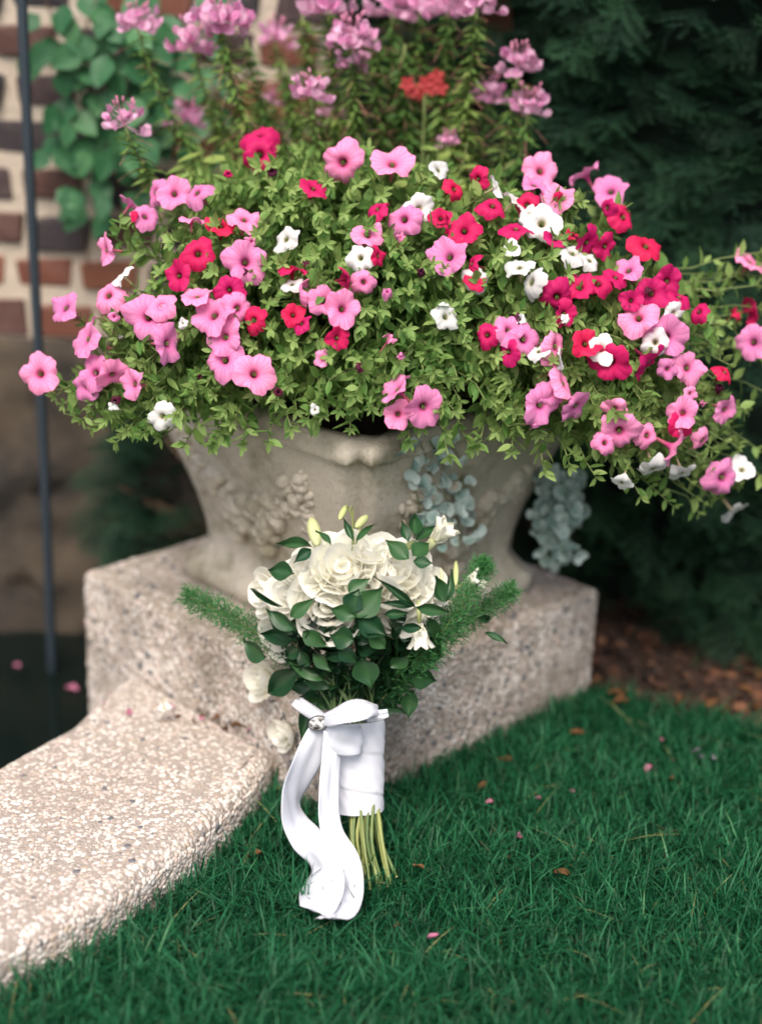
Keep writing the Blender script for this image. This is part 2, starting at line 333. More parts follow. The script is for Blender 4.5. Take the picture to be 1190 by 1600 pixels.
# ground: one sheet to the horizon with the pond cut out of it
outer = [V3(-300, -300, 0), V3(300, -300, 0), V3(300, 300, 0), V3(-300, 300, 0)]
hole = [V3(p[0], p[1], 0) for p in POND][::-1]
tri = geometry.tessellate_polygon([[Vector(p) for p in outer], [Vector(p) for p in hole]])
g = MB(); allp = np.array(outer + hole); tri = np.array(tri)
fl = [(t if cross2(allp[t[1]] - allp[t[0]], allp[t[2]] - allp[t[0]]) > 0 else t[::-1]) for t in tri]
g.add(allp, {3: np.array(fl)}); tag(part('ground', g, M['ground'], smooth=False), kind='structure')
wt = MB(); wt.add([[-2.9, .2, WATER_Z], [-.1, .2, WATER_Z], [-.1, WALL_Y + .05, WATER_Z], [-2.9, WALL_Y + .05, WATER_Z]], {4: [[0, 1, 2, 3]]})
tag(part('pond_water', wt, M['water']), kind='structure')
# bark bed beneath the hedge
BED = [V3(.33, 2.36, 0), *[atZ(u, v, 0) for u, v in ((945, 1088), (1010, 1112), (1100, 1128), (1190, 1150))]]
BED += [BED[-1] + V3(1.0, -.32, 0), BED[-1] + V3(2.2, -.6, 0), V3(3.2, 4.2, 0), V3(-.1, 4.2, 0), V3(-.1, 2.7, 0)]
bd = MB(); bp = [Vector((p[0], p[1], .006)) for p in BED]; tt = np.array(geometry.tessellate_polygon([bp])); bpn = np.array([list(p) for p in bp])
tt = np.array([(k if cross2(bpn[k[1]] - bpn[k[0]], bpn[k[2]] - bpn[k[0]]) > 0 else k[::-1]) for k in tt])
bd.add(bpn, {3: tt}); tag(part('bark_bed', bd, M['soil'], smooth=False), kind='structure')
def inside(P, poly):
    x, y = P[:, 0], P[:, 1]; r = np.zeros(len(P), bool); n = len(poly)
    for i in range(n):
        a, b2 = poly[i], poly[(i + 1) % n]
        c = ((a[1] > y) != (b2[1] > y)) & (x < (b2[0] - a[0]) * (y - a[1]) / (b2[1] - a[1] + 1e-12) + a[0]); r ^= c
    return r

# ------------------------------------------------------------------ plinth and coping
def prism(mb, top, z0, z1, bev=.01, tint=.5, steps=4):
    """polygon column with a rounded upper edge"""
    top = np.array([[p[0], p[1]] for p in top]); n = len(top)
    # densify and inset
    cen = top.mean(0); rows = []
    e = np.roll(top, -1, 0) - top; nn = np.stack([e[:, 1], -e[:, 0]], 1); nn /= np.linalg.norm(nn, axis=1)[:, None]
    if cross2(e[0], e[1]) < 0: nn = -nn
    m_ = nn + np.roll(nn, 1, 0); m_ /= (1 + (nn * np.roll(nn, 1, 0)).sum(1))[:, None]
    prof = [(0, z0), (0, z1 - bev)] + [(bev * (1 - math.cos(a)), z1 - bev + bev * math.sin(a)) for a in np.linspace(.3, math.pi / 2, steps)]
    for ins, z in prof: rows.append(np.column_stack([top - m_ * ins, np.full(n, z)]))
    o = mb.n; mb.grid(np.array(rows), tint, True)
    last = rows[-1]; tr_ = np.array(geometry.tessellate_polygon([[Vector(p) for p in last]]))
    tr_ = np.array([(k if cross2(last[k[1]] - last[k[0]], last[k[2]] - last[k[0]]) > 0 else k[::-1]) for k in tr_])
    mb.f[3].append(tr_ + o + (len(rows) - 1) * n); return nn
def pebble_cover(mb, poly, z0, z1, count_top, count_side, smin, smax, dark=.02, side_edges=None, keep=None, bev=.012, flat=.40):
    P = []; N = []; top = np.array([[p[0], p[1]] for p in poly]); lo, hi = np.maximum(top.min(0), [-.95, 1.25]), top.max(0)
    q = rng.uniform(lo, hi, (count_top, 2)); q = q[inside(q, poly)]
    if keep is not None: q = q[keep(q)]
    dmin = np.full(len(q), 9.0); nd = np.zeros((len(q), 2)); m_ = len(top); sg = 1 if cross2(top[1] - top[0], top[2] - top[1]) > 0 else -1
    for i in range(m_):
        a, b2 = top[i], top[(i + 1) % m_]; e = (b2 - a) / np.linalg.norm(b2 - a); n2 = sg * np.array([e[1], -e[0]]); dd = -(q - a) @ n2; tt_ = (q - a) @ e; okk = (tt_ > -.03) & (tt_ < np.linalg.norm(b2 - a) + .03) & (dd < dmin) & (dd > -.001); dmin[okk] = dd[okk]; nd[okk] = n2
    x_ = np.clip((bev - dmin) / bev, 0, .97); P.append(np.column_stack([q, z1 - bev * (1 - np.sqrt(1 - x_ * x_))])); N.append(np.column_stack([nd * x_[:, None], np.sqrt(1 - x_ * x_)]))
    n = len(top); sgn = 1 if cross2(top[1] - top[0], top[2] - top[1]) > 0 else -1
    for i in (side_edges if side_edges is not None else range(n)):
        a, b2 = top[i], top[(i + 1) % n]; L = np.linalg.norm(b2 - a); k = int(count_side * L * (z1 - z0)); s = rng.random(k)[:, None]
        q = a + (b2 - a) * s; nrm = sgn * np.array([(b2 - a)[1], -(b2 - a)[0], 0]) / L
        P.append(np.column_stack([q, rng.uniform(z0, z1 - bev * .7, k)])); N.append(np.tile(nrm, (k, 1)))
    P = np.concatenate(P); N = np.concatenate(N); n = len(P)
    size = smin + (smax - smin) * rng.random(n) ** 2.2; tint = rng.random(n) * .972
    big = rng.random(n) < dark; tint[big] = .99; size[big] *= rng.uniform(1.0, 1.7, big.sum())
    scatter_ico(mb, P - N * (size * .05)[:, None], N, size, tint, flat)
pl = thing('stone_plinth', (PC[0], PC[1], 0), 'square pebble-textured concrete plinth block carrying the stone urn', 'plinth')
mb = MB(); prism(mb, [PL_N, PL_R, PL_B, PL_L], -.3, PH, .012); part('block', mb, M['plinth'], pl, False)
mb = MB(); pebble_cover(mb, [PL_N, PL_R, PL_B, PL_L], -.1, PH, 11000, 40000, .0022, .0056, .05, [0, 3]); part('aggregate', mb, M['pebble_dull'], pl, True, 'stuff')
# coping slab along the pond
end_in = PL_L + (PL_N - PL_L) * .22; end_out = PL_L + (PL_N - PL_L) * .80
nrm_pl = unit(V3(-1, -1, 0)) * .004
poly = [end_out + nrm_pl, end_in + nrm_pl] + [COP_IN[1], COP_IN[2], B_in, B_out] + COP_OUT
cp = thing('pond_coping', (-.45, 1.7, 0), 'pale exposed-aggregate coping slab edging the dark pond and the lawn', 'coping')
mb = MB(); prism(mb, poly[::-1] if False else poly, -.35, COP_Z, .026, steps=6); part('slab', mb, M['coping'], cp, False)
nearframe = lambda q: (q[:, 1] > 1.28)
mb = MB(); ne = len(poly)
pebble_cover(mb, poly, -.01, COP_Z - .001, 80000, 62000, .0018, .0056, .006, [5, 6, 7, 8, 9, 10], nearframe, .026, .40); part('aggregate', mb, M['pebble'], cp, True, 'stuff')
for nm, q in (('far', [B_in, V3(-2.7, 1.5, 0), V3(-2.95, 1.2, 0), B_out]), ('side', [V3(-2.7, 1.51, 0), V3(-2.7, 2.8, 0), V3(-3.0, 2.8, 0), V3(-3.0, 1.25, 0)])):
    mb = MB(); prism(mb, q, -.35, COP_Z - .003, .015)
    tag(part('pond_coping', mb, M['coping'], None, False), 'coping slab closing the pond on the side away from the plinth' if nm == 'far' else 'coping slab running from the pond corner to the brick wall', 'coping')

# ------------------------------------------------------------------ brick wall
wl = thing('brick_wall', (-.9, WALL_Y, -.3), 'dark clinker brick wall with thick pale mortar on a concrete base', 'wall')
WX0, WX1, BZ0, WZ1 = -3.0, 1.2, .50, 2.35
mb = MB()
def box(mb, x0, x1, y0, y1, z0, z1, tint=.5):
    V = [[x, y, z] for x in (x0, x1) for y in (y0, y1) for z in (z0, z1)]
    mb.add(V, {4: [[0, 1, 3, 2], [4, 6, 7, 5], [0, 4, 5, 1], [2, 3, 7, 6], [0, 2, 6, 4], [1, 5, 7, 3]]}, tint)
box(mb, WX0, WX1, WALL_Y + .012, WALL_Y + .35, BZ0 + .002, WZ1); part('mortar', mb, M['mortar'], wl, False)
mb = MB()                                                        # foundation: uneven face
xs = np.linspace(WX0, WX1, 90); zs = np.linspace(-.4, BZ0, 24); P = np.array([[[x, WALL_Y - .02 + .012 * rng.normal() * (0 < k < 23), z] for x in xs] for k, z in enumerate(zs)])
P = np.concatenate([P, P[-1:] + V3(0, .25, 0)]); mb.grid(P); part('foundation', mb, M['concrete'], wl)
BR = []
for k in range(6):
    import bmesh
    bm = bmesh.new(); bmesh.ops.create_cube(bm, size=1)
    L = .205 if k < 4 else .10
    for v in bm.verts: v.co = Vector((v.co.x * L + random.uniform(-.011, .011), v.co.y * .06 + (random.uniform(-.006, .004)), v.co.z * .062 + random.uniform(-.008, .008)))
    bmesh.ops.bevel(bm, geom=list(bm.edges), offset=.0035, segments=1, affect='EDGES')
    me = bpy.data.meshes.new('brick'); bm.to_mesh(me); bm.free(); me.materials.append(M['brick']); BR.append(me)
for r_ in range(21):
    z = BZ0 + .045 + r_ * .0865; x = -2.0 + random.uniform(-.1, 0); k = r_
    while x < .75:
        hd = random.random() < .75
        L = .10 if hd else .205
        if not (x > -.9 and r_ > 16 and x > 0.4):
            ob = mkobj('brick', random.choice(BR[4:] if hd else BR[:4]), wl, V3(x + L / 2, WALL_Y + .033 + random.uniform(-.006, .006), z) - WLOC[wl], frameZ(V3(random.uniform(-.03, .03), random.uniform(-.03, .03), 1)))
        x += L + random.uniform(.02, .038); k += 1
# steel rod rising out of the pond
rp = atY(58, 500, 2.62); mb = MB()
zz = np.linspace(WATER_Z - .15, 2.3, 14); mb.tube([[rp[0] + .0015 * math.sin(z * 5), rp[1], z] for z in zz], .0095, 10)
tag(part('steel_rod', mb, M['rod']), 'thin dark steel rod standing upright in the pond before the brick wall', 'rod')

# ------------------------------------------------------------------ leaf shapes
def leaf_base(half=.22, st=3, cols=3, bend=.15, crease=.06, peak=.42, tipsharp=1.0, wave=0, tint=None):
    """unit leaf along +X, upper side +Z"""
    m = MB(); s = np.linspace(0, 1, st + 2); rows = []; tn = []
    for q in s:
        wq = half * math.sin(.5 * math.pi * (q / peak)) ** .85 if q < peak else half * math.cos(.5 * math.pi * ((q - peak) / (1 - peak))) ** (1.0 * tipsharp)
        wq = max(wq, .006)
        rows.append([[q, wq * c, crease * abs(c) - bend * q * q + wave * math.sin(q * 9 + c * 2) * abs(c)] for c in np.linspace(-1, 1, cols)]); tn.append([.35 + (.22 if half > .4 else -.14) * (abs(c) < .1) for c in np.linspace(-1, 1, cols)])
    m.grid(rows, np.array(tn)); return m.base()
PET_LEAF = [leaf_base(.24, 3, 3, .18, .05), leaf_base(.30, 3, 3, .30, .08, .45), leaf_base(.19, 3, 3, .05, .05, .5), leaf_base(.22, 3, 3, -.12, .07)]
def to_mesh(base, name, mat, add=0.0):
    mb = MB(); mb.add(base[0], base[1], np.asarray(base[2]) + add); return mb.mesh(name, mat)
PLEAF_ME = [[to_mesh(b_, 'leaf', M['petunia_leaf'], q) for q in (-.2, 0., .15)] for b_ in PET_LEAF]

# ------------------------------------------------------------------ petunia flowers
def petunia_mesh(mat, seed, limb=1.0, droop=0.0):
    rg = np.random.default_rng(seed); n = 40; th = np.linspace(0, 2 * math.pi, n, endpoint=False)
    lob = np.abs(np.sin(2.5 * th + .3)); Rm = (.78 + .24 * lob ** .6) * (1 + .09 * np.sin(2 * th + rg.uniform(0, 6)) + .06 * np.sin(3 * th + rg.uniform(0, 6)) + .03 * np.sin(13 * th + rg.uniform(0, 6)))
    pr = [(.07, -1.25), (.08, -.85), (.10, -.5), (.14, -.26), (.22, -.12), (.40, -.02), (.62, .03), (.84, .03), (1.0, -.05)]
    ph = rg.uniform(0, 6, 4); rows = []; tn = []
    for r_, z in pr:
        k = max(0, (r_ - .2) / .8); rr = r_ * (1 + (Rm * limb - 1) * k)
        zz = z + k * k * (.10 * np.sin(5 * th + ph[0]) + .12 * np.sin(3 * th + ph[1]) + .06 * np.sin(11 * th + ph[2]) + .10 * np.sin(2 * th + ph[3]) - .07 * (1 - lob)) - droop * k * k + .03 * k * (lob - .5)
        rows.append(np.column_stack([rr * np.cos(th), rr * np.sin(th), zz])); tn.append(np.full(n, r_ if z > -.4 else r_ * .6))
    m = MB(); m.grid(rows, np.array(tn), True); return m.mesh('flower', mat)
PET_ME = {c: [petunia_mesh(M[c], 10 * i + s, 1.0 if s % 4 < 3 else .92, (0, .12, -.12, .3, .05, -.05, .2, .4)[s]) for s in range(8)] for i, c in enumerate(('pink', 'crimson', 'white', 'wilted'))}
m = MB()
for k in range(5):
    a = k * 2 * math.pi / 5; m.inst(leaf_base(.13, 2, 3, -.25, .02), V3(0, 0, -1.3), frame(V3(.5 * math.cos(a), .5 * math.sin(a), .75), V3(math.cos(a), math.sin(a), -.3)), .55)
m.tube([[0, 0, -1.5], [0, 0, -1.15]], [.05, .1], 6); CALYX = m.mesh('calyx', M['sepal'])
m = MB()
for k in range(5): a = k * 1.3; m.tube([[.02 * math.cos(a), .02 * math.sin(a), -.6], [.07 * math.cos(a), .07 * math.sin(a), -.10]], .018, 4); m.inst(sphere_base(5, 4, .035, .035, .05), V3(.07 * math.cos(a), .07 * math.sin(a), -.08), np.eye(3))
STAMEN = m.mesh('stamens', M['sepal'])

MC = V3(.0, 2.28, .58); MS = V3(.60, .36, .38)                    # the flower mound as an ellipsoid
def mound_normal(p): return unit((p - MC) / (MS * MS))
fl = {
 'pink_rod': [(62,584,58),(101,480,50),(135,528,66),(168,460,60),(164,391,44),(230,495,70),(252,478,48),(264,537,58),(148,582,52),(176,588,50),(208,600,52),(134,604,44),(308,461,56),(332,491,66),(350,526,56),(350,562,62),(398,584,60),(383,410,68),(382,341,54),(240,300,50),(272,302,50),(306,300,45),(228,337,42),(300,342,40),(468,458,48),(372,482,50),(205,318,36)],
 'crimson_rod': [(309,396,48),(278,431,48),(358,453,48),(345,352,42),(395,500,42),(405,216,58),(406,241,54),(456,420,44),(545,435,46),(458,492,36),(528,528,44),(490,293,42),(592,400,34),(588,325,44),(470,505,34)],
 'white_rod': [(190,428,38),(253,651,46),(445,373,42),(562,403,42),(456,443,34)],
 'pink_front': [(505,470,50),(535,483,52),(575,366,46),(535,255,66),(613,254,68),(630,342,56),(662,637,60),(618,607,56),(502,560,26),(568,441,40),(622,648,44),(700,400,58)],
 'crimson_hedge': [(711,295,38),(745,280,42),(688,341,36),(725,360,50),(735,412,40),(742,440,32),(770,320,46),(822,320,44),(806,356,48),(975,338,50),(946,325,34),(918,380,52),(946,386,42),(1010,383,58),(866,372,34),(870,466,52),(882,490,42),(905,448,46),(935,442,50),(962,432,42),(1018,459,48),(1042,440,46),(1061,463,46),(1090,486,38),(760,523,44),(792,550,38),(915,537,46),(953,566,60),(1015,566,58),(1062,664,46),(1133,580,40),(1176,485,40),(985,470,34),(700,350,30)],
 'white_hedge': [(686,265,38),(776,292,38),(655,326,44),(804,313,38),(846,348,58),(697,495,42),(742,437,40),(895,394,54),(922,406,36),(800,388,32),(811,416,42),(827,441,56),(1053,490,36),(1023,535,48),(840,548,32),(940,546,42),(876,560,38),(1020,735,52),(1066,741,42),(970,756,38),(1158,732,42),(1145,800,42),(825,335,34)],
 'pink_hedge': [(845,266,54),(872,310,52),(913,271,54),(953,297,54),(980,421,50),(997,495,56),(1040,526,60),(795,515,50),(819,530,62),(870,541,58),(1075,575,56),(1042,577,34),(882,598,62),(845,634,56),(856,615,44),(901,636,52),(967,675,64),(945,692,40),(1012,681,42),(1065,645,52),(1078,615,22),(1052,700,58),(1098,690,44),(1130,747,62),(1133,641,42),(1172,408,46),(1175,535,50),(835,288,40),(960,640,38)],
}
SIDE = {(405,216): (-.1, -.75, .6), (406,241): (.05, -.95, .25), (618,607): (-.75, -.2, .75), (882,598): (.85, -.25, .55), (1052,700): (.8, -.3, -.35), (1145,800): (.5, -.5, -.5), (528,528): (.6, -.6, .2), (190,428): (-.7, -.1, .7), (101,480): (-.5, -.5, .6), (711,295): (.4, -.4, .3), (592,400): (.7, -.4, .2), (1133,580): (.5, -.3, .7), (1020,735): (.2, -.5, -.6), (1066,741): (.3, -.6, -.7), (970,756): (-.3, -.6, -.7), (1098,690): (.6, -.6, -.3), (662,637): (.25, -.85, -.05), (870,541): (.8, -.55, .2), (253,651): (-.15, -.9, .15), (62,584): (-.1, -.85, .35)}
PLANTS = {
 'pink_rod': ('pink_petunia', 'light pink petunia trailing over the urn side next to the steel rod', V3(-.20, 2.33, .55), 'pink', (330, 480)),
 'crimson_rod': ('crimson_petunia', 'crimson petunia with scattered blooms among the light pink ones next to the steel rod', V3(-.12, 2.42, .55), 'crimson', (430, 380)),
 'white_rod': ('white_petunia', 'white petunia with only a few blooms among the light pink ones by the steel rod', V3(-.16, 2.26, .55), 'white', (330, 600)),
 'pink_front': ('pink_petunia', 'pink petunia with trumpets hanging over the bare front corner of the urn rim', V3(-.02, 2.22, .55), 'pink', (590, 520)),
 'crimson_hedge': ('crimson_petunia', 'crimson petunia with many blooms crowded beside the dark hedge', V3(.14, 2.38, .55), 'crimson', (900, 450)),
 'white_hedge': ('white_petunia', 'white petunia with many blooms mixed among the crimson ones beside the hedge', V3(.08, 2.30, .55), 'white', (850, 480)),
 'pink_hedge': ('pink_petunia', 'pink petunia spilling far out of the urn in front of the hedge', V3(.18, 2.30, .55), 'pink', (950, 600)),
}
FOL = [(85,612),(120,570),(190,470),(225,380),(270,290),(400,235),(560,235),(700,270),(800,300),(900,310),(960,360),(1010,410),(1060,490),(1120,480),(1185,410),(1195,640),(1195,720),(1130,800),(1000,765),(950,720),(880,708),(760,690),(690,672),(640,640),(560,636),(470,652),(440,672),(330,682),(265,680),(200,668),(130,648)]
FOLN = [np.array(p, float) for p in FOL]
tips = {k: [] for k in PLANTS}
cnt = 0
while cnt < 430:
    uv = np.array([[rng.uniform(80, 1195), rng.uniform(230, 810)]])
    if not inside(uv, FOLN)[0]: continue
    u, v = uv[0]; p = surf(u, v, MC, MS * .97) + rng.normal(size=3) * .012
    best = min(PLANTS, key=lambda k: (PLANTS[k][4][0] - u) ** 2 + (1.4 * (PLANTS[k][4][1] - v)) ** 2 + rng.uniform(0, 40000)); tips[best].append((p, uv[0])); cnt += 1
for u, v in ((88,618),(100,632),(130,655),(165,655),(200,672),(225,676),(180,640),(115,610),(150,625),(640,690),(700,712),(735,700),(800,705),(850,735),(930,745),(1000,775),(1050,790),(1090,800),(1010,725),(960,715),(1110,780),(1180,700),(1160,640),(1120,455),(1150,430),(1185,395),(1115,520),(290,694),(330,696),(380,694),(420,690),(455,668),(480,654),(505,648),(530,640),(555,638),(580,636),(605,636),(540,625),(590,622),(500,632)):
    p = surf(u, v, MC, MS); best = 'pink_rod' if u < 480 else ('pink_front' if u < 740 else 'pink_hedge'); tips[best].append((p, (u, v)))
LEAVES_TOTAL = 0
for key, (nm, lab, root, col, _) in PLANTS.items():
    th_ = thing(nm, root, lab, 'petunia', 'petunias planted in the urn'); st = MB(); lv = []
    def grow(tip, endn, leafy=1.0, rad=.0014):
        d = tip - root; h = V3(d[0], d[1], 0)
        p1 = root + .22 * h + V3(0, 0, max(.10, .55 * d[2] + .07)); p2 = tip - .30 * h * (1 if endn is None else .6) + V3(0, 0, .06 if d[2] < .15 else -.02)
        if endn is not None: p2 = tip - endn * .07 + V3(0, 0, -.01)
        P = bez(root, p1, p2, tip, 13); P[3:-1] += rng.normal(size=(9, 3)) * .0035
        st.tube(P, np.linspace(rad * 1.5, rad * .7, 13), 4, rng.uniform(.1, .8), False); L = np.linalg.norm(np.diff(P, axis=0), axis=1).sum()
        nl = int(leafy * L / .0135)
        for i in range(nl):
            s = .32 + .68 * (i + rng.random()) / max(nl, 1); x = s * 12; j = min(int(x), 11); p = P[j] + (P[j + 1] - P[j]) * (x - j); t_ = unit(P[j + 1] - P[j])
            if p[2] < .585 and math.hypot(p[0] - root[0], p[1] - root[1]) < .1: continue
            a = rng.uniform(0, 2 * math.pi); side = unit(np.cross(t_, V3(math.cos(a), math.sin(a), .4 * math.sin(2 * a))))
            dr = unit(t_ * rng.uniform(.15, .8) + side * 1.0 + V3(0, -.12, .12)); ln = rng.uniform(.024, .043) * (1.12 - .5 * s)
            lv.append((p, frame(dr, V3(0, -.35, 1) + .45 * rng.normal(size=3)), ln, rng.integers(4), rng.uniform(-.2, .3) + .12 * (s - .5)))
        for i in range(5):
            a = i * 1.25 + rng.random(); t_ = unit(P[-1] - P[-2]); fr = frameZ(t_)
            if endn is None: lv.append((P[-1], frame(unit(t_ * .7 + fr[:, 0] * math.cos(a) + fr[:, 1] * math.sin(a)), t_ + V3(0, 0, .3)), rng.uniform(.011, .019), 2, rng.uniform(.15, .45)))
    for u, v, dpx in fl[key]:
        k_ = (u, v); inset = 1.03
        p = surf(u, v, MC, MS * inset); depth = (p - CO) @ CF; rad = dpx / 2 * depth / FPX * rng.uniform(1.0, 1.18)
        tocam = unit(CO - p); n_ = unit(.55 * mound_normal(p) + .55 * tocam + V3(0, -.05, .18) + rng.normal(size=3) * .40)
        if rng.random() < .33 and dpx < 56: n_ = unit(.8 * mound_normal(p) + .15 * tocam + rng.normal(size=3) * .55)
        if k_ in SIDE: n_ = unit(V3(*SIDE[k_]))
        f = mkobj('flower', PET_ME[col][rng.integers(8)], th_, p - root, frameZ(n_, rng.uniform(0, 6.3)), rad)
        mkobj('calyx', CALYX, f); mkobj('stamens', STAMEN, f)
        grow(p - n_ * rad * 1.45, n_, .9 if u < 1080 else .35)
    for i in range(6):                                            # wilted and half-open blooms
        if not tips[key]: break
        p, uv = tips[key][rng.integers(len(tips[key]))]; p = p + unit(CO - p) * .02 + V3(0, 0, .012); n_ = unit(.6 * mound_normal(p) + V3(0, -.3, .5) + rng.normal(size=3) * .5); op = rng.uniform(.22, .5)
        f = mkobj('half_open_flower', PET_ME['wilted' if i % 3 == 0 else col][rng.integers(8)], th_, p - root, frameZ(n_, rng.uniform(0, 6)) * np.array([op, op, 1.1]), rng.uniform(.016, .024)); mkobj('calyx', CALYX, f); grow(p - n_ * .03, n_, .6)
    for p, uv in tips[key]: grow(p, None, 1.15 if uv[0] < 1080 else .4)
    part('stems', st, M['stem'], th_, True, 'stuff')
    # the leaves that show largest are parts of their own, the rest one mass
    lv.sort(key=lambda q: -q[2] / (((q[0] - CO) @ CF) - 1.6) * (1.3 if q[0][2] < .9 else 1))
    fo = MB()
    for i, (p, F_, ln, va, ti) in enumerate(lv):
        if i < 150: mkobj('leaf', PLEAF_ME[va][0 if ti < 0 else (1 if ti < .17 else 2)], th_, p - root, F_, ln)
        else: fo.inst(PET_LEAF[va], p, F_, ln, PET_LEAF[va][2] + ti)
    part('foliage', fo, M['petunia_leaf'], th_, True, 'stuff'); LEAVES_TOTAL += len(lv)

# ------------------------------------------------------------------ stone urn
UC = V3(-.035, 2.36, 0)
def usquare(r, z, n=24, rd=.12, bow=0.0):
    """rounded square of half-diagonal r, a corner towards the viewer; bow bulges the sides"""
    pts = []
    for k in range(4):
        a0 = -math.pi / 2 + k * math.pi / 2; c0 = V3(math.cos(a0), math.sin(a0), 0) * r; c1 = V3(math.cos(a0 + math.pi / 2), math.sin(a0 + math.pi / 2), 0) * r
        nn = unit(c0 + c1)
        for s in np.linspace(0, 1, n, endpoint=False):
            p = c0 + (c1 - c0) * s; e = min(s, 1 - s)
            if e < rd: p = p - unit(c0 if s < .5 else c1) * r * .10 * (1 - e / rd) ** 2
            pts.append(p + nn * bow * math.sin(math.pi * s) + V3(UC[0], UC[1], z))
    return pts
ur = thing('stone_urn', (UC[0], UC[1], PH), 'weathered square cast-stone urn with carved garlands, set corner-on on the plinth', 'urn')
mb = MB(); prof = [(.300, PH + .001, 0), (.316, PH + .004, 0), (.318, PH + .03, 0), (.312, PH + .036, 0)]
mb.grid([usquare(r_, z, 24, .05, b_) for r_, z, b_ in prof] , .5, True); part('foot', mb, M['stone'], ur)
prof = [(.312, .2465, 0), (.300, .253, 0), (.284, .266, .0), (.273, .285, .004), (.277, .32, .012), (.293, .37, .016), (.316, .42, .018), (.342, .47, .018), (.365, .515, .014), (.374, .540, .01)]
mb = MB(); mb.grid([usquare(r_, z, 24, .06, b_) for r_, z, b_ in prof], .5, True); part('body', mb, M['stone'], ur)
prof = [(.370, .538, .008), (.393, .541, .0), (.404, .549, -.012), (.407, .561, -.016), (.402, .571, -.016), (.386, .577, -.012), (.350, .576, -.006), (.338, .560, -.004), (.33, .50, 0)]
mb = MB(); rows = np.array([usquare(r_, z, 24, .06, b_) for r_, z, b_ in prof]); rows += rng.normal(size=rows.shape) * .0012; mb.grid(rows, .5, True); part('rim', mb, M['stone'], ur)
mb = MB(); so = usquare(.34, .552, 8, .06); mb.add(np.vstack([so, V3(UC[0], UC[1], .562)[None]]), {3: [[len(so), k, (k + 1) % len(so)] for k in range(len(so))]}); part('soil', mb, M['soil'], ur)
def face_pt(side, s, z):
    """point on the urn body: side -1 = face towards the rod, +1 = face towards the hedge; s from near corner 0 to far corner 1"""
    rr = np.interp(z, [.285, .32, .37, .42, .47, .515, .54], [.273, .277, .293, .316, .342, .365, .374])
    c0 = V3(0, -rr, 0); c1 = V3(side * rr, 0, 0); n_ = unit(V3(side, -1, -.28))
    return c0 + (c1 - c0) * s + V3(UC[0], UC[1], z) + n_ * .016 * math.sin(math.pi * s), n_
LUMP = sphere_base(8, 6)
for side in (-1, 1):
    mb = MB()
    for k in range(95):                                           # swag of fruit and leaves
        q = rng.random(); s = .22 + .62 * q; z = .485 - .115 * math.sin(math.pi * q) + rng.normal() * .012 * (1 + math.sin(math.pi * q)); p, n_ = face_pt(side, s, z)
        r_ = rng.uniform(.008, .0155) * (.75 + .5 * math.sin(math.pi * q)); fr = frameZ(n_, rng.uniform(0, 6))
        mb.inst(LUMP, p + n_ * .003, fr * np.array([1.3 if k % 3 == 0 else 1, .8 if k % 3 == 0 else 1, 1.0]), r_)
    for s0 in (.22, .84):                                         # ribbon drops at both ends
        for k in range(16):
            p, n_ = face_pt(side, s0 + rng.normal() * .018, .50 - k * .0075); fr = frameZ(n_, rng.uniform(0, 6)); mb.inst(LUMP, p, fr * np.array([1.4, .7, .7]), rng.uniform(.007, .012))
    part('garland', mb, M['stone'], ur)

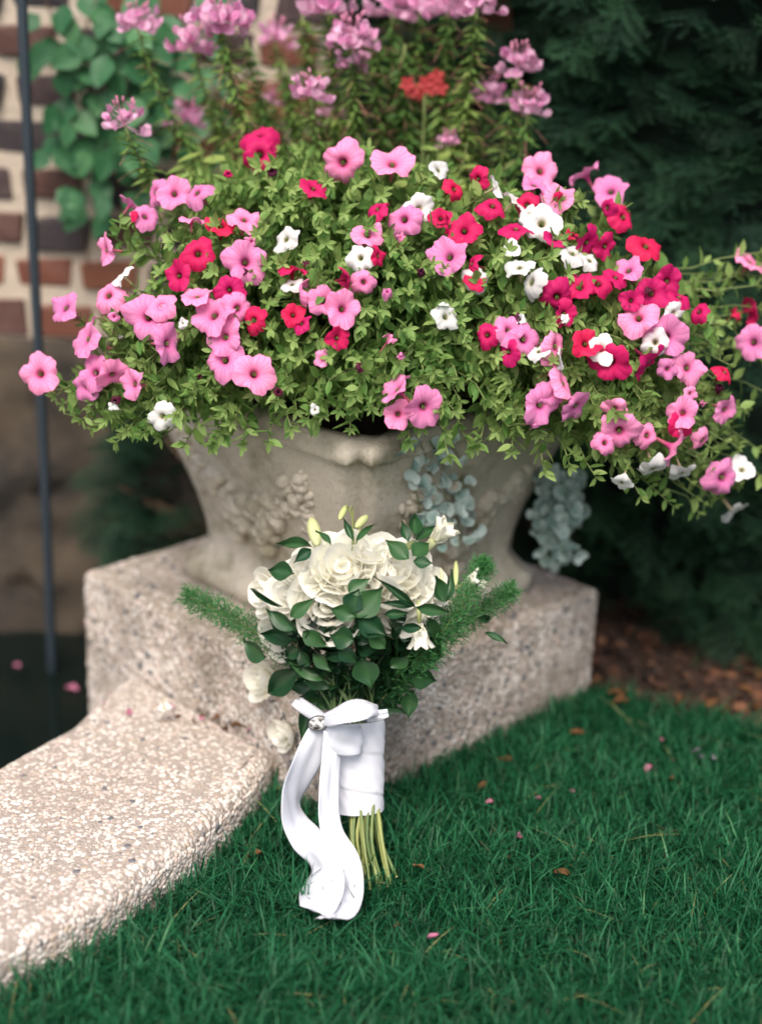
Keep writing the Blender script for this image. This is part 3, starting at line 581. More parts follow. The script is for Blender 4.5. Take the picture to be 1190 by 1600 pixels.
# ------------------------------------------------------------------ spider flowers (cleome)
m = MB(); CPET = leaf_base(.34, 4, 3, .12, .05, .68); CLEAF = leaf_base(.15, 2, 3, .2, .04, .4)
BUDB = sphere_base(6, 6, .22, .22, .5)
def cleome(head, root, hr, label, dense=1.0, nflow=14):
    t_ = thing('spider_flower', root, label, 'spider flower', 'spider flowers at the back of the urn'); st = MB(); lf = MB(); fl_ = MB(); bu = MB(); fi = MB()
    d = head - root; P = bez(root, root + V3(0, 0, .4 * d[2]) + .1 * d, head - V3(.2 * d[0], .2 * d[1], .35 * d[2]), head, 16); st.tube(P, np.linspace(.0045, .0022, 16), 6, .4)
    L = np.linalg.norm(np.diff(P, axis=0), axis=1).sum(); n = int(dense * L / .0019)
    for i in range(n):
        s = .12 + .86 * i / n; x = s * 15; j = min(int(x), 14); p = P[j] + (P[j + 1] - P[j]) * (x - j); a = i * 2.4
        dr = unit(V3(math.cos(a), math.sin(a), rng.uniform(-.55, .45))); ln = rng.uniform(.020, .036) * (1.5 - .7 * s)
        lf.inst(CLEAF, p, frame(dr, V3(0, 0, 1) + .3 * rng.normal(size=3)), ln, CLEAF[2] + rng.uniform(-.15, .2) + .35 * (.6 - s))
        if i % 6 == 0 and s > .35: q = p + dr * rng.uniform(.03, .05) + V3(0, 0, rng.uniform(-.025, .0)); fi.tube([p, (p + q) / 2 + V3(0, 0, .004), q], .0006, 3, .5, False)
    part('stem', st, M['stem'], t_); part('bracts', lf, M['cleome_leaf'], t_, True, 'stuff')
    if nflow == 0:
        if fi.n: part('filaments', fi, M['filament'], t_, True, 'stuff')
        return
    if fi.n: part('filaments', fi, M['filament'], t_, True, 'stuff')
    for i in range(int(nflow * 1.35)):                                        # each bloom: four clawed petals on one side
        a = i * 2.4; el = rng.uniform(-.35, 1.0); od = unit(V3(math.cos(a), math.sin(a), el)); c = head + od * hr * rng.uniform(.45, .95) + V3(0, 0, -.1 * hr); f = MB()
        f.tube([head, c], .0007, 3, .5, False); sidev = unit(np.cross(od, V3(0, 0, 1)))
        for k in range(4):
            b_ = (k - 1.5) * .55; dr = unit(od * .55 + V3(0, 0, .55) + sidev * b_ + .15 * rng.normal(size=3)); f.inst(CPET, c, frame(dr, od + V3(0, 0, .5) + .3 * rng.normal(size=3)), rng.uniform(.36, .56) * hr, CPET[2] + rng.uniform(-.1, .6))
        part('bloom', f, M['cleome_petal'], t_)
        if i % 2 == 0: fi2 = c + od * hr * .5
    for i in range(9):
        a = i * 2.4; od = unit(V3(.45 * math.cos(a), .45 * math.sin(a), 1)); e = head + od * hr * rng.uniform(.75, 1.25); bu.inst(BUDB, e, frameZ(od), hr * .27, rng.uniform(0, 1)); bu.tube([head, e], .0006, 3, .5, False)
    part('buds', bu, M['cleome_bud'], t_, True, 'stuff')
def urn_root(x, y): return V3(x, y, .558)
CL = [
 (195, 196, 2.30, 34, (-.18, 2.28), 'spider flower with sparse pale open petals on a short stalk beside the petunias', 9, 1),
 (215, 42, 2.50, 34, (-.20, 2.42), 'spider flower head before the creeper leaves on the wall', 13, .7),
 (345, 38, 2.42, 44, (-.14, 2.40), 'large spider flower head on a thick leafy yellow-green spire', 18, 1.5),
 (302, 72, 2.48, 36, (-.15, 2.46), 'spider flower head half behind the largest head on the thick spire', 13, .6),
 (292, 188, 2.62, 28, (-.19, 2.48), 'small blurred mauve spider flower low against the brick wall', 12, .5),
 (430, 62, 2.66, 30, (-.08, 2.52), 'faint spider flower close to the brick wall between two taller stalks', 9, .8),
 (486, 150, 2.38, 32, (-.07, 2.40), 'pink spider flower with upright buds above the crimson pair of petunias', 10, 1),
 (428, 160, 2.64, 22, (-.07, 2.55), 'small faded spider flower low before the bricks', 8, .5),
 (522, 190, 2.55, 28, (-.04, 2.50), 'dusky pink spider flower just above the petunia mound', 10, .6),
 (512, 8, 2.50, 44, (-.05, 2.46), 'wide spider flower head at the top of the tall stalks', 16, 1.1),
 (548, 62, 2.45, 38, (-.03, 2.44), 'long drooping spider flower head with a tier of petals below it', 16, 1.1),
 (552, 102, 2.46, 28, (-.02, 2.46), 'lower tier spider flower with whitish underside', 11, .5),
 (612, 18, 2.62, 36, (.02, 2.52), 'blurred spider flower among tall stalks in front of the hedge edge', 13, 1.2),
 (655, 8, 2.62, 32, (.05, 2.54), 'spider flower head on the tall stalk over the coral bloom', 12, 1.2),
 (700, 16, 2.55, 34, (.07, 2.50), 'spider flower with hanging filaments on a tall leafy stalk', 12, 1.3),
 (745, 8, 2.48, 38, (.09, 2.46), 'spider flower at the end of the tall row next to the hedge', 14, 1.3),
 (810, 106, 2.45, 33, (.13, 2.44), 'round spider flower head standing alone before the dark hedge', 14, .7),
 (762, 152, 2.55, 28, (.11, 2.50), 'mauve spider flower below and behind the round lone head', 12, .9),
 (826, 170, 2.43, 32, (.14, 2.42), 'spider flower with upright buds under the round lone head', 12, .8),
 (700, 226, 2.45, 20, (.07, 2.42), 'few pink spider flower petals just above the white petunias', 6, .5),
]
for u, v, Y, xy, lab in ((385, 62, 2.58, (-.12, 2.50), 'slender leafy stalk without blooms behind the thick spire'), (445, 100, 2.55, (-.08, 2.50), 'leafy stalk without blooms between two spider flowers before the bricks'), (472, 20, 2.60, (-.06, 2.54), 'tall leafy stalk without blooms under the wide spider flower head'), (588, 60, 2.58, (.00, 2.52), 'leafy stalk without blooms beside the long drooping head'), (632, 70, 2.56, (.03, 2.50), 'leafy stalk without blooms next to the coral bloom'), (405, 150, 2.62, (-.10, 2.55), 'short leafy stalk without blooms low before the bricks'), (330, 150, 2.56, (-.15, 2.5), 'short leafy stalk without blooms at the side of the thick spire'), (720, 130, 2.52, (.08, 2.48), 'leafy stalk without blooms leaning before the hedge edge')):
    CL.append((u, v, Y, 30, xy, lab, 0, 1.5))
for u, v, Y, rpx, xy, lab, nf, dn in CL:
    h = atY(u, v, Y); cleome(h, urn_root(*xy), 1.06 * rpx * ((h - CO) @ CF) / FPX, lab, dn, nf)
# coral blooms
hd = atY(664, 131, 2.52); t_ = thing('coral_verbena', urn_root(.05, 2.45), 'small coral red flower cluster between the tall stalks', 'flower'); mb = MB()
mb.tube(bez(urn_root(.05, 2.45), urn_root(.05, 2.46) + V3(0, 0, .2), hd - V3(0, 0, .15), hd, 10), .002, 5); part('stem', mb, M['stem'], t_)
for k, (du, dv) in enumerate(((-22, 10), (0, -2), (-8, 14), (18, -12), (24, 6), (8, 6), (-28, 0), (20, -4))):
    c = atY(664 + du, 131 + dv, 2.52 + rng.normal() * .01); mb = MB()
    for j in range(5): a = j * 1.257 + k; mb.inst(CPET, c, frame(V3(math.cos(a), -.3, math.sin(a)), V3(0, -1, .4)), .014, CPET[2] + .3)
    part('bloom', mb, M['verbena'], t_)
# yellow-green leafy clump filling the middle of the urn
t_ = thing('leafy_clump', urn_root(-.08, 2.40), 'bright yellow-green leafy clump at the foot of the spider flowers', 'plant'); st = MB(); fo = MB(); big = leaf_base(.21, 5, 3, .22, .05, .45); bigm = [to_mesh(big, 'leaf', M['cleome_leaf'], q) for q in (.15, .35, .5)]; nleaf = 0
for k in range(130):
    u, v = rng.uniform(270, 760), rng.uniform(210, 420); p = surf(u, v, MC + V3(0, .10, .0), MS * V3(.85, .8, .98)); r0 = urn_root(-.08 + rng.normal() * .05, 2.40 + rng.normal() * .04); P = bez(r0, r0 + V3(0, 0, .12), p - V3(0, 0, .10), p, 10); st.tube(P, .0016, 4, .4, False)
    for i in range(9):
        x = 4 + 5 * i / 9; j = min(int(x), 8); q = P[j] + (P[j + 1] - P[j]) * (x - j); a = rng.uniform(0, 6.3); F_ = frame(V3(math.cos(a), math.sin(a) - .3, rng.uniform(-.2, .5)), V3(0, -.3, 1) + .3 * rng.normal(size=3)); ln = rng.uniform(.03, .052)
        if nleaf < 220 and i > 5 and u < 620: mkobj('leaf', random.choice(bigm), t_, q - WLOC[t_], F_, ln); nleaf += 1
        else: fo.inst(big, q, F_, ln, big[2] + rng.uniform(0, .45))
part('stems', st, M['stem'], t_, True, 'stuff'); part('foliage', fo, M['cleome_leaf'], t_, True, 'stuff')

# ------------------------------------------------------------------ silver trailing dichondra
m = MB(); n = 14; rows = []
for r_ in (.02, .55, 1.0):
    row = []
    for k in range(n):
        a = 2 * math.pi * k / n; notch = 1 - .55 * max(0, math.cos(a - math.pi)) ** 6; row.append([r_ * notch * math.cos(a), r_ * math.sin(a), .42 * r_ * r_ + .10 * math.sin(3 * a) * r_ * r_])
    rows.append(row)
m.grid(rows, np.array([[.3] * n, [.5] * n, [.75] * n]), True); DIC = m.base(); DIC_ME = [to_mesh(DIC, 'leaf', M['dichondra'], q) for q in (-.25, -.05, .15)]
def dichondra(strands, label, root):
    t_ = thing('trailing_dichondra', root, label, 'dichondra', 'silver trailing plants on the urn'); st = MB()
    for pts, nl, s0 in strands:
        P = catmull(pts, 8); st.tube(P, .0009, 4, .2, False)
        for i in range(nl):
            x = (i + rng.random()) / nl * (len(P) - 1.001); j = int(x); p = P[j] + (P[j + 1] - P[j]) * (x - j) + rng.normal(size=3) * V3(.007, .004, .004) + V3(0, -.006, 0)
            n_ = unit(V3(rng.normal() * .7, -.9, .5 + rng.normal() * .7)); mkobj('leaf', DIC_ME[rng.integers(3)], t_, p - root, frameZ(n_, rng.uniform(0, 6)), s0 * rng.uniform(.65, 1.2))
    part('stems', st, M['stem'], t_, True, 'stuff')
def on_right_face(u, v, off=.02):
    d = ray(u, v); n_ = unit(V3(1, -1, 0)); c = UC + V3(0, -.345, 0) + n_ * off; return CO + d * (((c - CO) @ n_) / (d @ n_))
S1 = []
for us in ((640, 660, 672, 668, 690), (655, 668, 664, 680, 700), (672, 690, 694, 705, 712), (690, 702, 716, 712, 720), (625, 632, 646, 655, 662), (705, 720, 722, 735, 742)):
    ln = rng.uniform(.8, 1.1); vs = (688, 690 + 40 * ln, 690 + 80 * ln, 690 + 120 * ln, 690 + 165 * ln); S1.append(([on_right_face(u, v, .045 if k == 0 else .02) for k, (u, v) in enumerate(zip(us, vs))], 10, .0118))
dichondra(S1, 'silver round-leaved trailer hanging in thin strands beside the front corner of the urn', V3(.06, 2.14, .57))
S2 = []
for k in range(9):
    u0 = rng.uniform(835, 900); Y = rng.uniform(2.26, 2.33); l_ = rng.uniform(70, 165); S2.append(([atY(u0 + 4 * i * rng.uniform(-1, 1.4), 735 + l_ * i / 4, Y) for i in range(5)], 13, .0125))
dichondra(S2, 'silver round-leaved trailer in a thick bunch at the urn corner facing the hedge', V3(.30, 2.30, .57))

# ------------------------------------------------------------------ creeper on the wall
CREEP = leaf_base(.36, 6, 5, .16, .05, .36, .9, .02); CRM = [to_mesh(CREEP, 'leaf', M['ivy'], q) for q in (-.15, .05, .25)]
t_ = thing('wall_creeper', (-.62, 2.79, .5), 'green creeper with broad drooping leaves climbing the brick wall', 'creeper'); st = MB()
for pts in (((140, 420), (120, 300), (150, 200), (130, 90), (150, -30)), ((180, 400), (200, 280), (185, 150), (210, 40), (200, -40)), ((150, 200), (100, 120), (85, 40), (60, -30)), ((200, 280), (160, 310), (120, 290))):
    P = catmull([atY(u, v, 2.79) for u, v in pts], 6); st.tube(P, .002, 5, .3)
part('stems', st, M['woody'], t_)
for u, v in [(118,110),(85,90),(140,105),(165,140),(110,150),(145,170),(120,180),(95,165),(185,160),(60,20),(50,75),(90,15),(150,10),(175,30),(210,40),(240,70),(200,90),(225,110),(170,85),(140,60),(255,30),(100,215),(130,235),(165,230),(75,245),(150,270),(185,265),(115,285),(160,300),(190,305),(135,310),(95,300),(205,240),(215,200),(235,160),(245,130),(125,140),(155,205),(180,205),(70,60),(110,50),(195,10),(225,0),(130,-10),(165,-20),(265,70),(250,100),(210,150),(230,290),(175,330)] + [(rng.uniform(190, 350), rng.uniform(-20, 250)) for _ in range(46)] + [(rng.uniform(75, 200), rng.uniform(-20, 330)) for _ in range(34)]:
    p = atY(u + rng.normal() * 4, v + rng.normal() * 4, rng.uniform(2.72, 2.79)); a = rng.uniform(-2.6, -.5); F_ = frame(V3(math.cos(a), -.35 + rng.normal() * .2, math.sin(a)), V3(rng.normal() * .3, -1, .5 + rng.normal() * .25)); mkobj('leaf', random.choice(CRM), t_, p - WLOC[t_], F_, rng.uniform(.042, .068))

# ------------------------------------------------------------------ hedge
hg = thing('evergreen_hedge', (1.1, 3.0, 0), 'tall dense dark green needle-leaved hedge behind the urn', 'hedge')
def hedge_y(x, z): return np.interp(x, [-.12, .1, .25, .45, .75, 1.4, 3.2], [2.80, 2.77, 2.72, 2.60, 2.48, 2.36, 2.1]) - .05 * max(0, .4 - z) + .05 * math.sin(5.1 * x + 3 * z) + .05 * math.sin(7 * z + 2 * x) + .02 * math.sin(17 * x) * math.sin(13 * z)
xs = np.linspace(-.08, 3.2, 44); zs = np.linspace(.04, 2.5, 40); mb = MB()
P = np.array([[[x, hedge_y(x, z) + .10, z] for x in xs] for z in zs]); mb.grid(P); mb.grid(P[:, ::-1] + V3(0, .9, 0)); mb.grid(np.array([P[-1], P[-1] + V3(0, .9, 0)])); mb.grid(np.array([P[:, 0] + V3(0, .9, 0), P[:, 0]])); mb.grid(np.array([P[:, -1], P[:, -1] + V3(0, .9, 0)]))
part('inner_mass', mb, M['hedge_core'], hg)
def spray_base(seed, L=1.0):
    rg = np.random.default_rng(seed); m = MB(); twigs = [(V3(0, 0, 0), V3(1, 0, 0), 1.0)]
    for k in range(7): s = .15 + .1 * k; sd_ = 1 if k % 2 else -1; twigs.append((V3(s, 0, 0), unit(V3(.75, sd_ * .8, rg.normal() * .12)), .55 * (1 - s) + .15))
    for o_, d_, l_ in twigs:
        e = o_ + d_ * l_ + V3(0, 0, -.12 * l_ * l_); m.tube([o_, e], [.008, .004], 3, .1, False); nn = int(30 * l_)
        for i in range(nn):
            q = (i + .5) / nn; p = o_ + (e - o_) * q; sd_ = 1 if i % 2 else -1; perp = unit(np.cross(d_, V3(0, 0, 1))); dr = unit(d_ * .55 + perp * sd_ + V3(0, 0, .15 * rg.normal())); ln = .15 * (1 - .5 * q); wv_ = unit(np.cross(dr, V3(0, 0, 1))) * .012
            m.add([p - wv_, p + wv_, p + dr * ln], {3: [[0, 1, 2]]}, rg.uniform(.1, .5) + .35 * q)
    return m.base()
SPR = [spray_base(s) for s in range(4)]; SPM = [[to_mesh(s, 'spray', M['hedge'], q) for q in (-.2, .05, .3)] for s in SPR]; SPB = [to_mesh(SPR[0], 'spray', M['hedge_brown'], 0)]
ho = MB(); cand = []
for k in range(6200):
    x = -.10 + 3.2 * rng.random() ** 1.6; z = rng.uniform(.03, 2.5); dpt = rng.random() ** 2 * .12; y = hedge_y(x, z) + dpt; cand.append((x, y, z, dpt))
shown = 0
for x, y, z, dpt in cand:
    p = V3(x, y, z); u, v, _ = proj(p); a = rng.normal() * .9; F_ = frame(V3(math.sin(a), -.7 + .5 * rng.normal(), rng.uniform(-.75, .45)), V3(rng.normal() * .5, -.4, 1)); ln = rng.uniform(.07, .14); k = rng.integers(4); ti = rng.choice([0, 0, 1, 1, 2])
    if 640 < u < 1230 and -40 < v < 1120 and dpt < .012 and shown < 290:
        br = shown % 97 == 40; mkobj('spray', SPB[0] if br else SPM[k][ti], hg, p - WLOC[hg], F_, ln * (.38 if br else 1)); shown += 1
    else: ho.inst(SPR[k], p, F_, ln, SPR[k][2] + (-.2, .0, .2)[ti])
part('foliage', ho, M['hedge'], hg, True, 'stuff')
mb = MB()
for x in np.arange(.3, 3.1, .35): y = float(np.interp(x, [0, 3.2], [3.05, 2.6])); mb.tube([[x, y, 0], [x + .02, y, .25], [x + .01, y + .05, .7]], [.03, .025, .015], 7)
part('trunks', mb, M['woody'], hg)

# low dark shrub in the gap between plinth and wall
SB = V3(-.24, 2.72, 0); sh = thing('dark_shrub', SB, 'low dark evergreen shrub in the gap between plinth and brick wall', 'shrub'); fo = MB(); tw = MB()
SCN = V3(-.37, 2.725, .22); SSZ = V3(.17, .085, .31)
for k in range(420):
    d = unit(rng.normal(size=3)); p = SCN + d * SSZ * rng.uniform(.55, 1.0); F_ = frame(unit(d + V3(0, -.3, -.2) + .4 * rng.normal(size=3)), V3(rng.normal() * .5, -.6, 1)); q = rng.integers(4)
    if d[1] < -.3 and k % 4 == 0: mkobj('spray', SPM[q][rng.integers(2)], sh, p - SB, F_, rng.uniform(.06, .10))
    else: fo.inst(SPR[q], p, F_, rng.uniform(.06, .11), SPR[q][2] - rng.uniform(0, .25))
    if k % 14 == 0: tw.tube(bez(SB, SB + V3(-.02, 0, .12), (SB + p) / 2 + V3(0, 0, .05), p, 6), .003, 5)
part('foliage', fo, M['hedge'], sh, True, 'stuff'); part('branches', tw, M['woody'], sh, True, 'stuff')
# ------------------------------------------------------------------ bark chips, lawn
mb = MB(); q = np.column_stack([rng.uniform(.3, 2.2, 5200), rng.uniform(2.0, 2.95, 5200)]); q = q[inside(q, BED)]; n = len(q)
N = rng.normal(size=(n, 3)) * .5 + V3(0, 0, 1); N /= np.linalg.norm(N, axis=1)[:, None]; scatter_ico(mb, np.column_stack([q, rng.uniform(.006, .022, n)]), N, rng.uniform(.005, .016, n), rng.random(n) ** 1.3, .3)
tag(part('bark_chips', mb, M['chip'], None, False), 'loose brown bark chips and dead leaves under the hedge', 'bark', kind='stuff')
def grass(n, x0, x1, y0, y1, wid=.0021, hmin=.024, hmax=.056):
    q = np.column_stack([rng.uniform(x0, x1, n), rng.uniform(y0, y1, n)])
    cop_poly = [V3(p[0], p[1], 0) for p in poly]; pl_poly = [PL_N, PL_R, PL_B, PL_L]
    ok = ~(inside(q, cop_poly) | inside(q, pl_poly) | inside(q, POND) | inside(q, BED)); return q[ok]
def lawn(name_list, mb, q, hs=1.0, wid=.0031):
    n = len(q); h = (rng.uniform(.022, .048, n) + .030 * (rng.random(n) < .25) * rng.random(n)) * hs
    cl = .5 + .5 * np.sin(q[:, 0] * 17 + 3 * np.sin(q[:, 1] * 11)) * np.sin(q[:, 1] * 19 + 2 * np.sin(q[:, 0] * 13)); h *= .8 + .35 * cl
    az = rng.uniform(0, 2 * math.pi, n); lean = np.abs(rng.normal(.65, .55, n)); d = np.column_stack([np.cos(az), np.sin(az)]); pa = az + math.pi / 2 + rng.normal(0, .5, n); pw = np.column_stack([np.cos(pa), np.sin(pa)])
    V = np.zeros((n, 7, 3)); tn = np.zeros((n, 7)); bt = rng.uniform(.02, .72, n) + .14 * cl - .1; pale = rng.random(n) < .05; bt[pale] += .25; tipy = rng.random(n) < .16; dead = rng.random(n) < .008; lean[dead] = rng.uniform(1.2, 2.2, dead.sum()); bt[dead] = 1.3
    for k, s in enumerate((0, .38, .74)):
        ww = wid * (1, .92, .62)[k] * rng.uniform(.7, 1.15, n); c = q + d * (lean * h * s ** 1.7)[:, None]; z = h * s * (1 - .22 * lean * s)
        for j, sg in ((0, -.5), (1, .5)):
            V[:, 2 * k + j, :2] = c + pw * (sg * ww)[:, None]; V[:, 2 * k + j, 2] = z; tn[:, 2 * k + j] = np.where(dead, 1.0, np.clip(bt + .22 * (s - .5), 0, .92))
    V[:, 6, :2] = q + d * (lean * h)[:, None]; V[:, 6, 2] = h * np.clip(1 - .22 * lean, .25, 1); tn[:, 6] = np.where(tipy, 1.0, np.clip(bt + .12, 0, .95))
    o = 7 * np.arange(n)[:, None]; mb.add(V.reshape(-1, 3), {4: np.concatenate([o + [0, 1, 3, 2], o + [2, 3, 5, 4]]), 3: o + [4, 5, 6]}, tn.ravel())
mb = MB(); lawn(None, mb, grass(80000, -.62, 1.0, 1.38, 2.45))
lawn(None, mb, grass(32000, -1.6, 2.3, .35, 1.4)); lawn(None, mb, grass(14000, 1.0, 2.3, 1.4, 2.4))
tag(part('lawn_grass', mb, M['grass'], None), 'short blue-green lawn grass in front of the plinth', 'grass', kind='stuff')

# ------------------------------------------------------------------ bridal bouquet
BB = V3(-.005, 1.755, 0); HC = V3(-.022, 1.925, .365); HS = V3(.150, .105, .125)
bq = thing('bridal_bouquet', BB, 'white rose bouquet bound with white ribbon leaning upright against the plinth', 'bouquet')
def bq_at(u, v, k=1.0, dy=0.0):
    p = surf(u, v, HC, HS * k); return p if dy == 0 else atY(u, v, p[1] + dy)
# roses: spiral petals, each a piece of its own
RP = []
for ring, (rho, h, half, curl) in enumerate(((.12, .84, 1.7, 0), (.29, .88, 1.4, .02), (.49, .86, 1.2, .05), (.71, .78, 1.02, .09), (.92, .66, .92, .14))):
    rows = []; tn = []
    for q in np.linspace(0, 1, 7):
        row = []
        for c in np.linspace(-1, 1, 7):
            edge = 1 - .22 * abs(c) ** 3; qq = q * edge; rr = rho * math.sin(min(1, qq * 1.15) * math.pi / 2) ** .7 + .03 + curl * max(0, qq - .6) ** 1.5 * 2.2; an = half * c * (.35 + .65 * math.sin(math.pi * min(q * .8 + .1, .9)))
            row.append([rr * math.cos(an), rr * math.sin(an), h * qq - .55 * curl * max(0, qq - .7) ** 1.2 * 3 + .02 * math.sin(c * 6 + ring) * q - .35])
        rows.append(row); tn.append([.1 + .75 * q] * 7)
    m = MB(); m.grid(rows, np.array(tn)); RP.append(m.mesh('petal', M['rose']))
core = MB(); core.grid([[[.16 * s * math.cos(a), .16 * s * math.sin(a), -.4 + .72 * math.sin(s * 1.5)] for a in np.linspace(0, 6.283, 10, endpoint=False)] for s in (1.3, 1, .7, .35, .03)], .3, True); CORE = core.mesh('rose', M['rose'])
def rose(u, v, dpx, n_=None, k=1.0, dy=0.0, rings=5):
    p = bq_at(u, v, k, dy); rad = dpx / 2 * ((p - CO) @ CF) / FPX * 1.36
    if n_ is None: n_ = unit(.75 * unit((p - HC) / HS) + .35 * unit(CO - p) + V3(0, 0, .35))
    n_ = unit(V3(*n_)); r_ = mkobj('rose', CORE, bq, p - n_ * rad * .25 - BB, frameZ(n_, rng.uniform(0, 6)), rad)
    for ring, cnt_ in list(enumerate((3, 3, 4, 4, 5)))[:rings]:
        cnt_ = cnt_ if ring < 4 else 5
        for j in range(cnt_):
            a = 2 * math.pi * (j + .5 * (ring % 2)) / cnt_ + rng.normal() * .12; tilt = rng.normal() * .06; Rz = np.array([[math.cos(a), -math.sin(a), 0], [math.sin(a), math.cos(a), 0], [0, 0, 1]]); Ry = np.array([[math.cos(tilt), 0, math.sin(tilt)], [0, 1, 0], [-math.sin(tilt), 0, math.cos(tilt)]])
            mkobj('petal', RP[ring], r_, V3(0, 0, rng.normal() * .02), Rz @ Ry, rng.uniform(.94, 1.06))
    return r_
for a in ((534, 884, 100, None, .98), (476, 892, 78, (-.5, -.5, .6), .92), (512, 946, 92, (-.1, -.9, .35), .98), (450, 926, 66, (-.6, -.7, .4), .96), (409, 927, 62, (-.85, -.5, .2), .98), (438, 992, 72, (-.6, -.8, 0), .94), (618, 893, 102, (.25, -.55, .75), .96), (626, 946, 76, (.25, -.9, .2), .96), (578, 858, 52, (.1, -.2, 1), .94), (575, 915, 70, (.1, -.8, .5), .94), (674, 966, 48, (.6, -.8, -.2), .96), (672, 908, 60, (.6, -.4, .6), .93)):
    rose(*a[:4], a[4] * .94)
rose(404, 1064, 62, (-.7, -.6, .2), 1, .10, 4); rose(438, 1148, 54, (-.7, -.6, -.1), 1, .11, 4)
# lilies: nodding white bloom and green buds
LP = leaf_base(.30, 6, 5, .16, .16, .5)
LPM = to_mesh(LP, 'petal', M['lily'], .5)
for u, v, aim, ln, k in ((655, 972, V3(.1, -.35, -1), .040, 1.02), (672, 850, V3(.55, -.1, .7), .045, .94), (722, 915, V3(.8, -.3, .55), .036, .95)):
    p = bq_at(u, v, k); mb = MB(); mb.tube([p - unit(aim) * .03, p], [.002, .004], 6); L_ = part('lily', mb, M['bud'], bq)
    for j in range(6):
        a = j * math.pi / 3; fr = frameZ(aim); ra = fr[:, 0] * math.cos(a) + fr[:, 1] * math.sin(a); mkobj('petal', LPM, L_, p - BB, frame(unit(aim) + .38 * ra, -ra), ln)
BUD = sphere_base(10, 9, .20, .20, 1.0); BUDM = to_mesh(BUD, 'lily_bud', M['bud'])
for u0, v0, u1, v1, wpx, dy in ((496, 852, 486, 810, 24, 0), (530, 812, 541, 790, 14, .01), (556, 824, 574, 806, 16, .0), (690, 925, 689, 887, 9, 0), (712, 915, 712, 876, 13, 0), (727, 925, 735, 902, 14, 0), (630, 860, 648, 845, 18, 0), (650, 868, 690, 836, 18, .0)):
    a, b_ = bq_at(u0, v0, .98, dy), bq_at(u1, v1, .98, dy); L_ = np.linalg.norm(b_ - a); mkobj('lily_bud', BUDM, bq, (a + b_) / 2 - BB, frameZ(b_ - a) * V3(1, 1, 1) * np.array([wpx / max(np.hypot(u1 - u0, v1 - v0), 1) * 2.4] * 2 + [1]), L_ / 2)
mb = MB()
for pts in (((550, 860), (551, 820), (547, 798), (541, 790)), ((556, 850), (562, 830), (560, 822)), ((545, 800), (549, 792), (551, 800), (553, 850))): mb.tube(catmull([bq_at(u, v, .97) for u, v in pts], 5), .0011, 5, .6)
part('bud_stems', mb, M['cut_stem'], bq)
# glossy leaves
RL = [leaf_base(h_, 8, 5, bd_, cr, pk, 1.45, wv_) for h_, bd_, cr, wv_, pk in ((.5, .14, .12, .01, .42), (.5, .38, .17, .03, .38), (.5, -.10, .14, .02, .45), (.5, .22, .22, .02, .40), (.46, .5, .12, .03, .36))]
RLM = [[to_mesh(b_, 'leaf', M['ruscus'], q) for q in (-.15, .0, .2)] for b_ in RL]
def bleaf(u0, v0, u1, v1, wpx, k0=1.15, k1=1.22, ti=None, dy=0.0):
    a, b_ = bq_at(u0, v0, k0, dy), bq_at(u1, v1, k1, dy); L_ = np.linalg.norm(b_ - a); ww = wpx * ((a - CO) @ CF) / FPX / L_
    out = unit((a + b_) / 2 - HC); F_ = frame(b_ - a, out * .6 + V3(0, -.75, .45) + .22 * rng.normal(size=3))
    mkobj('leaf', RLM[rng.integers(5)][rng.integers(3) if ti is None else ti], bq, a - BB, F_ * np.array([1, ww, 1]), L_)
for a in ((488,855,430,849,20),(486,859,459,878,20),(461,897,413,888,32),(443,948,389,919,9),(461,983,414,952,28),(457,963,484,938,26),(556,963,513,950,28),(556,963,598,917,44),(559,967,606,994,38),(552,1000,513,990,38),(563,1025,580,1068,44),(646,948,589,902,14),(644,948,594,940,13),(648,948,704,957,20),(664,963,702,1021,25),(656,980,617,980,17),(691,940,675,898,28),(695,940,710,890,15),(679,1002,689,1054,15),(741,963,782,973,15),(757,990,793,1004,14),(646,843,648,801,23),(637,847,625,816,18),(648,847,681,820,17),(644,870,673,841,32),(637,874,602,843,30),(645,878,676,880,22),(517,853,494,820,12),(552,847,536,812,12),(556,847,586,811,12),(513,1071,474,1058,24),(505,1056,451,1037,20),(474,986,511,1015,30),(416,1025,374,1006,42),(428,1079,470,1041,40),(637,1056,683,1064,34),(640,1075,636,1118,28),(485,1095,470,1160,24),(545,925,575,905,30),(600,960,640,958,16),(530,1010,560,1040,26),(600,1010,570,985,26),(610,1040,640,1020,28),(490,1020,520,1045,26),(470,1010,440,1030,24),(545,955,560,920,34)): bleaf(*a)
for k in range(150):                                               # the darker leaves deeper in the collar
    v0 = rng.uniform(975, 1108); sp = (1110 - v0) / 125; u0 = 552 + rng.uniform(-105, 112) * (.42 + .58 * sp); a = rng.uniform(0, 6.3); l_ = rng.uniform(28, 55)
    bleaf(u0, v0, u0 + l_ * math.cos(a) * .8 + (u0 - 552) * .12, v0 - l_ * abs(math.sin(a)) * .9 + 12, rng.uniform(16, 32), rng.uniform(.65, 1.08), rng.uniform(.8, 1.14), 0 if rng.random() < .7 else 1)
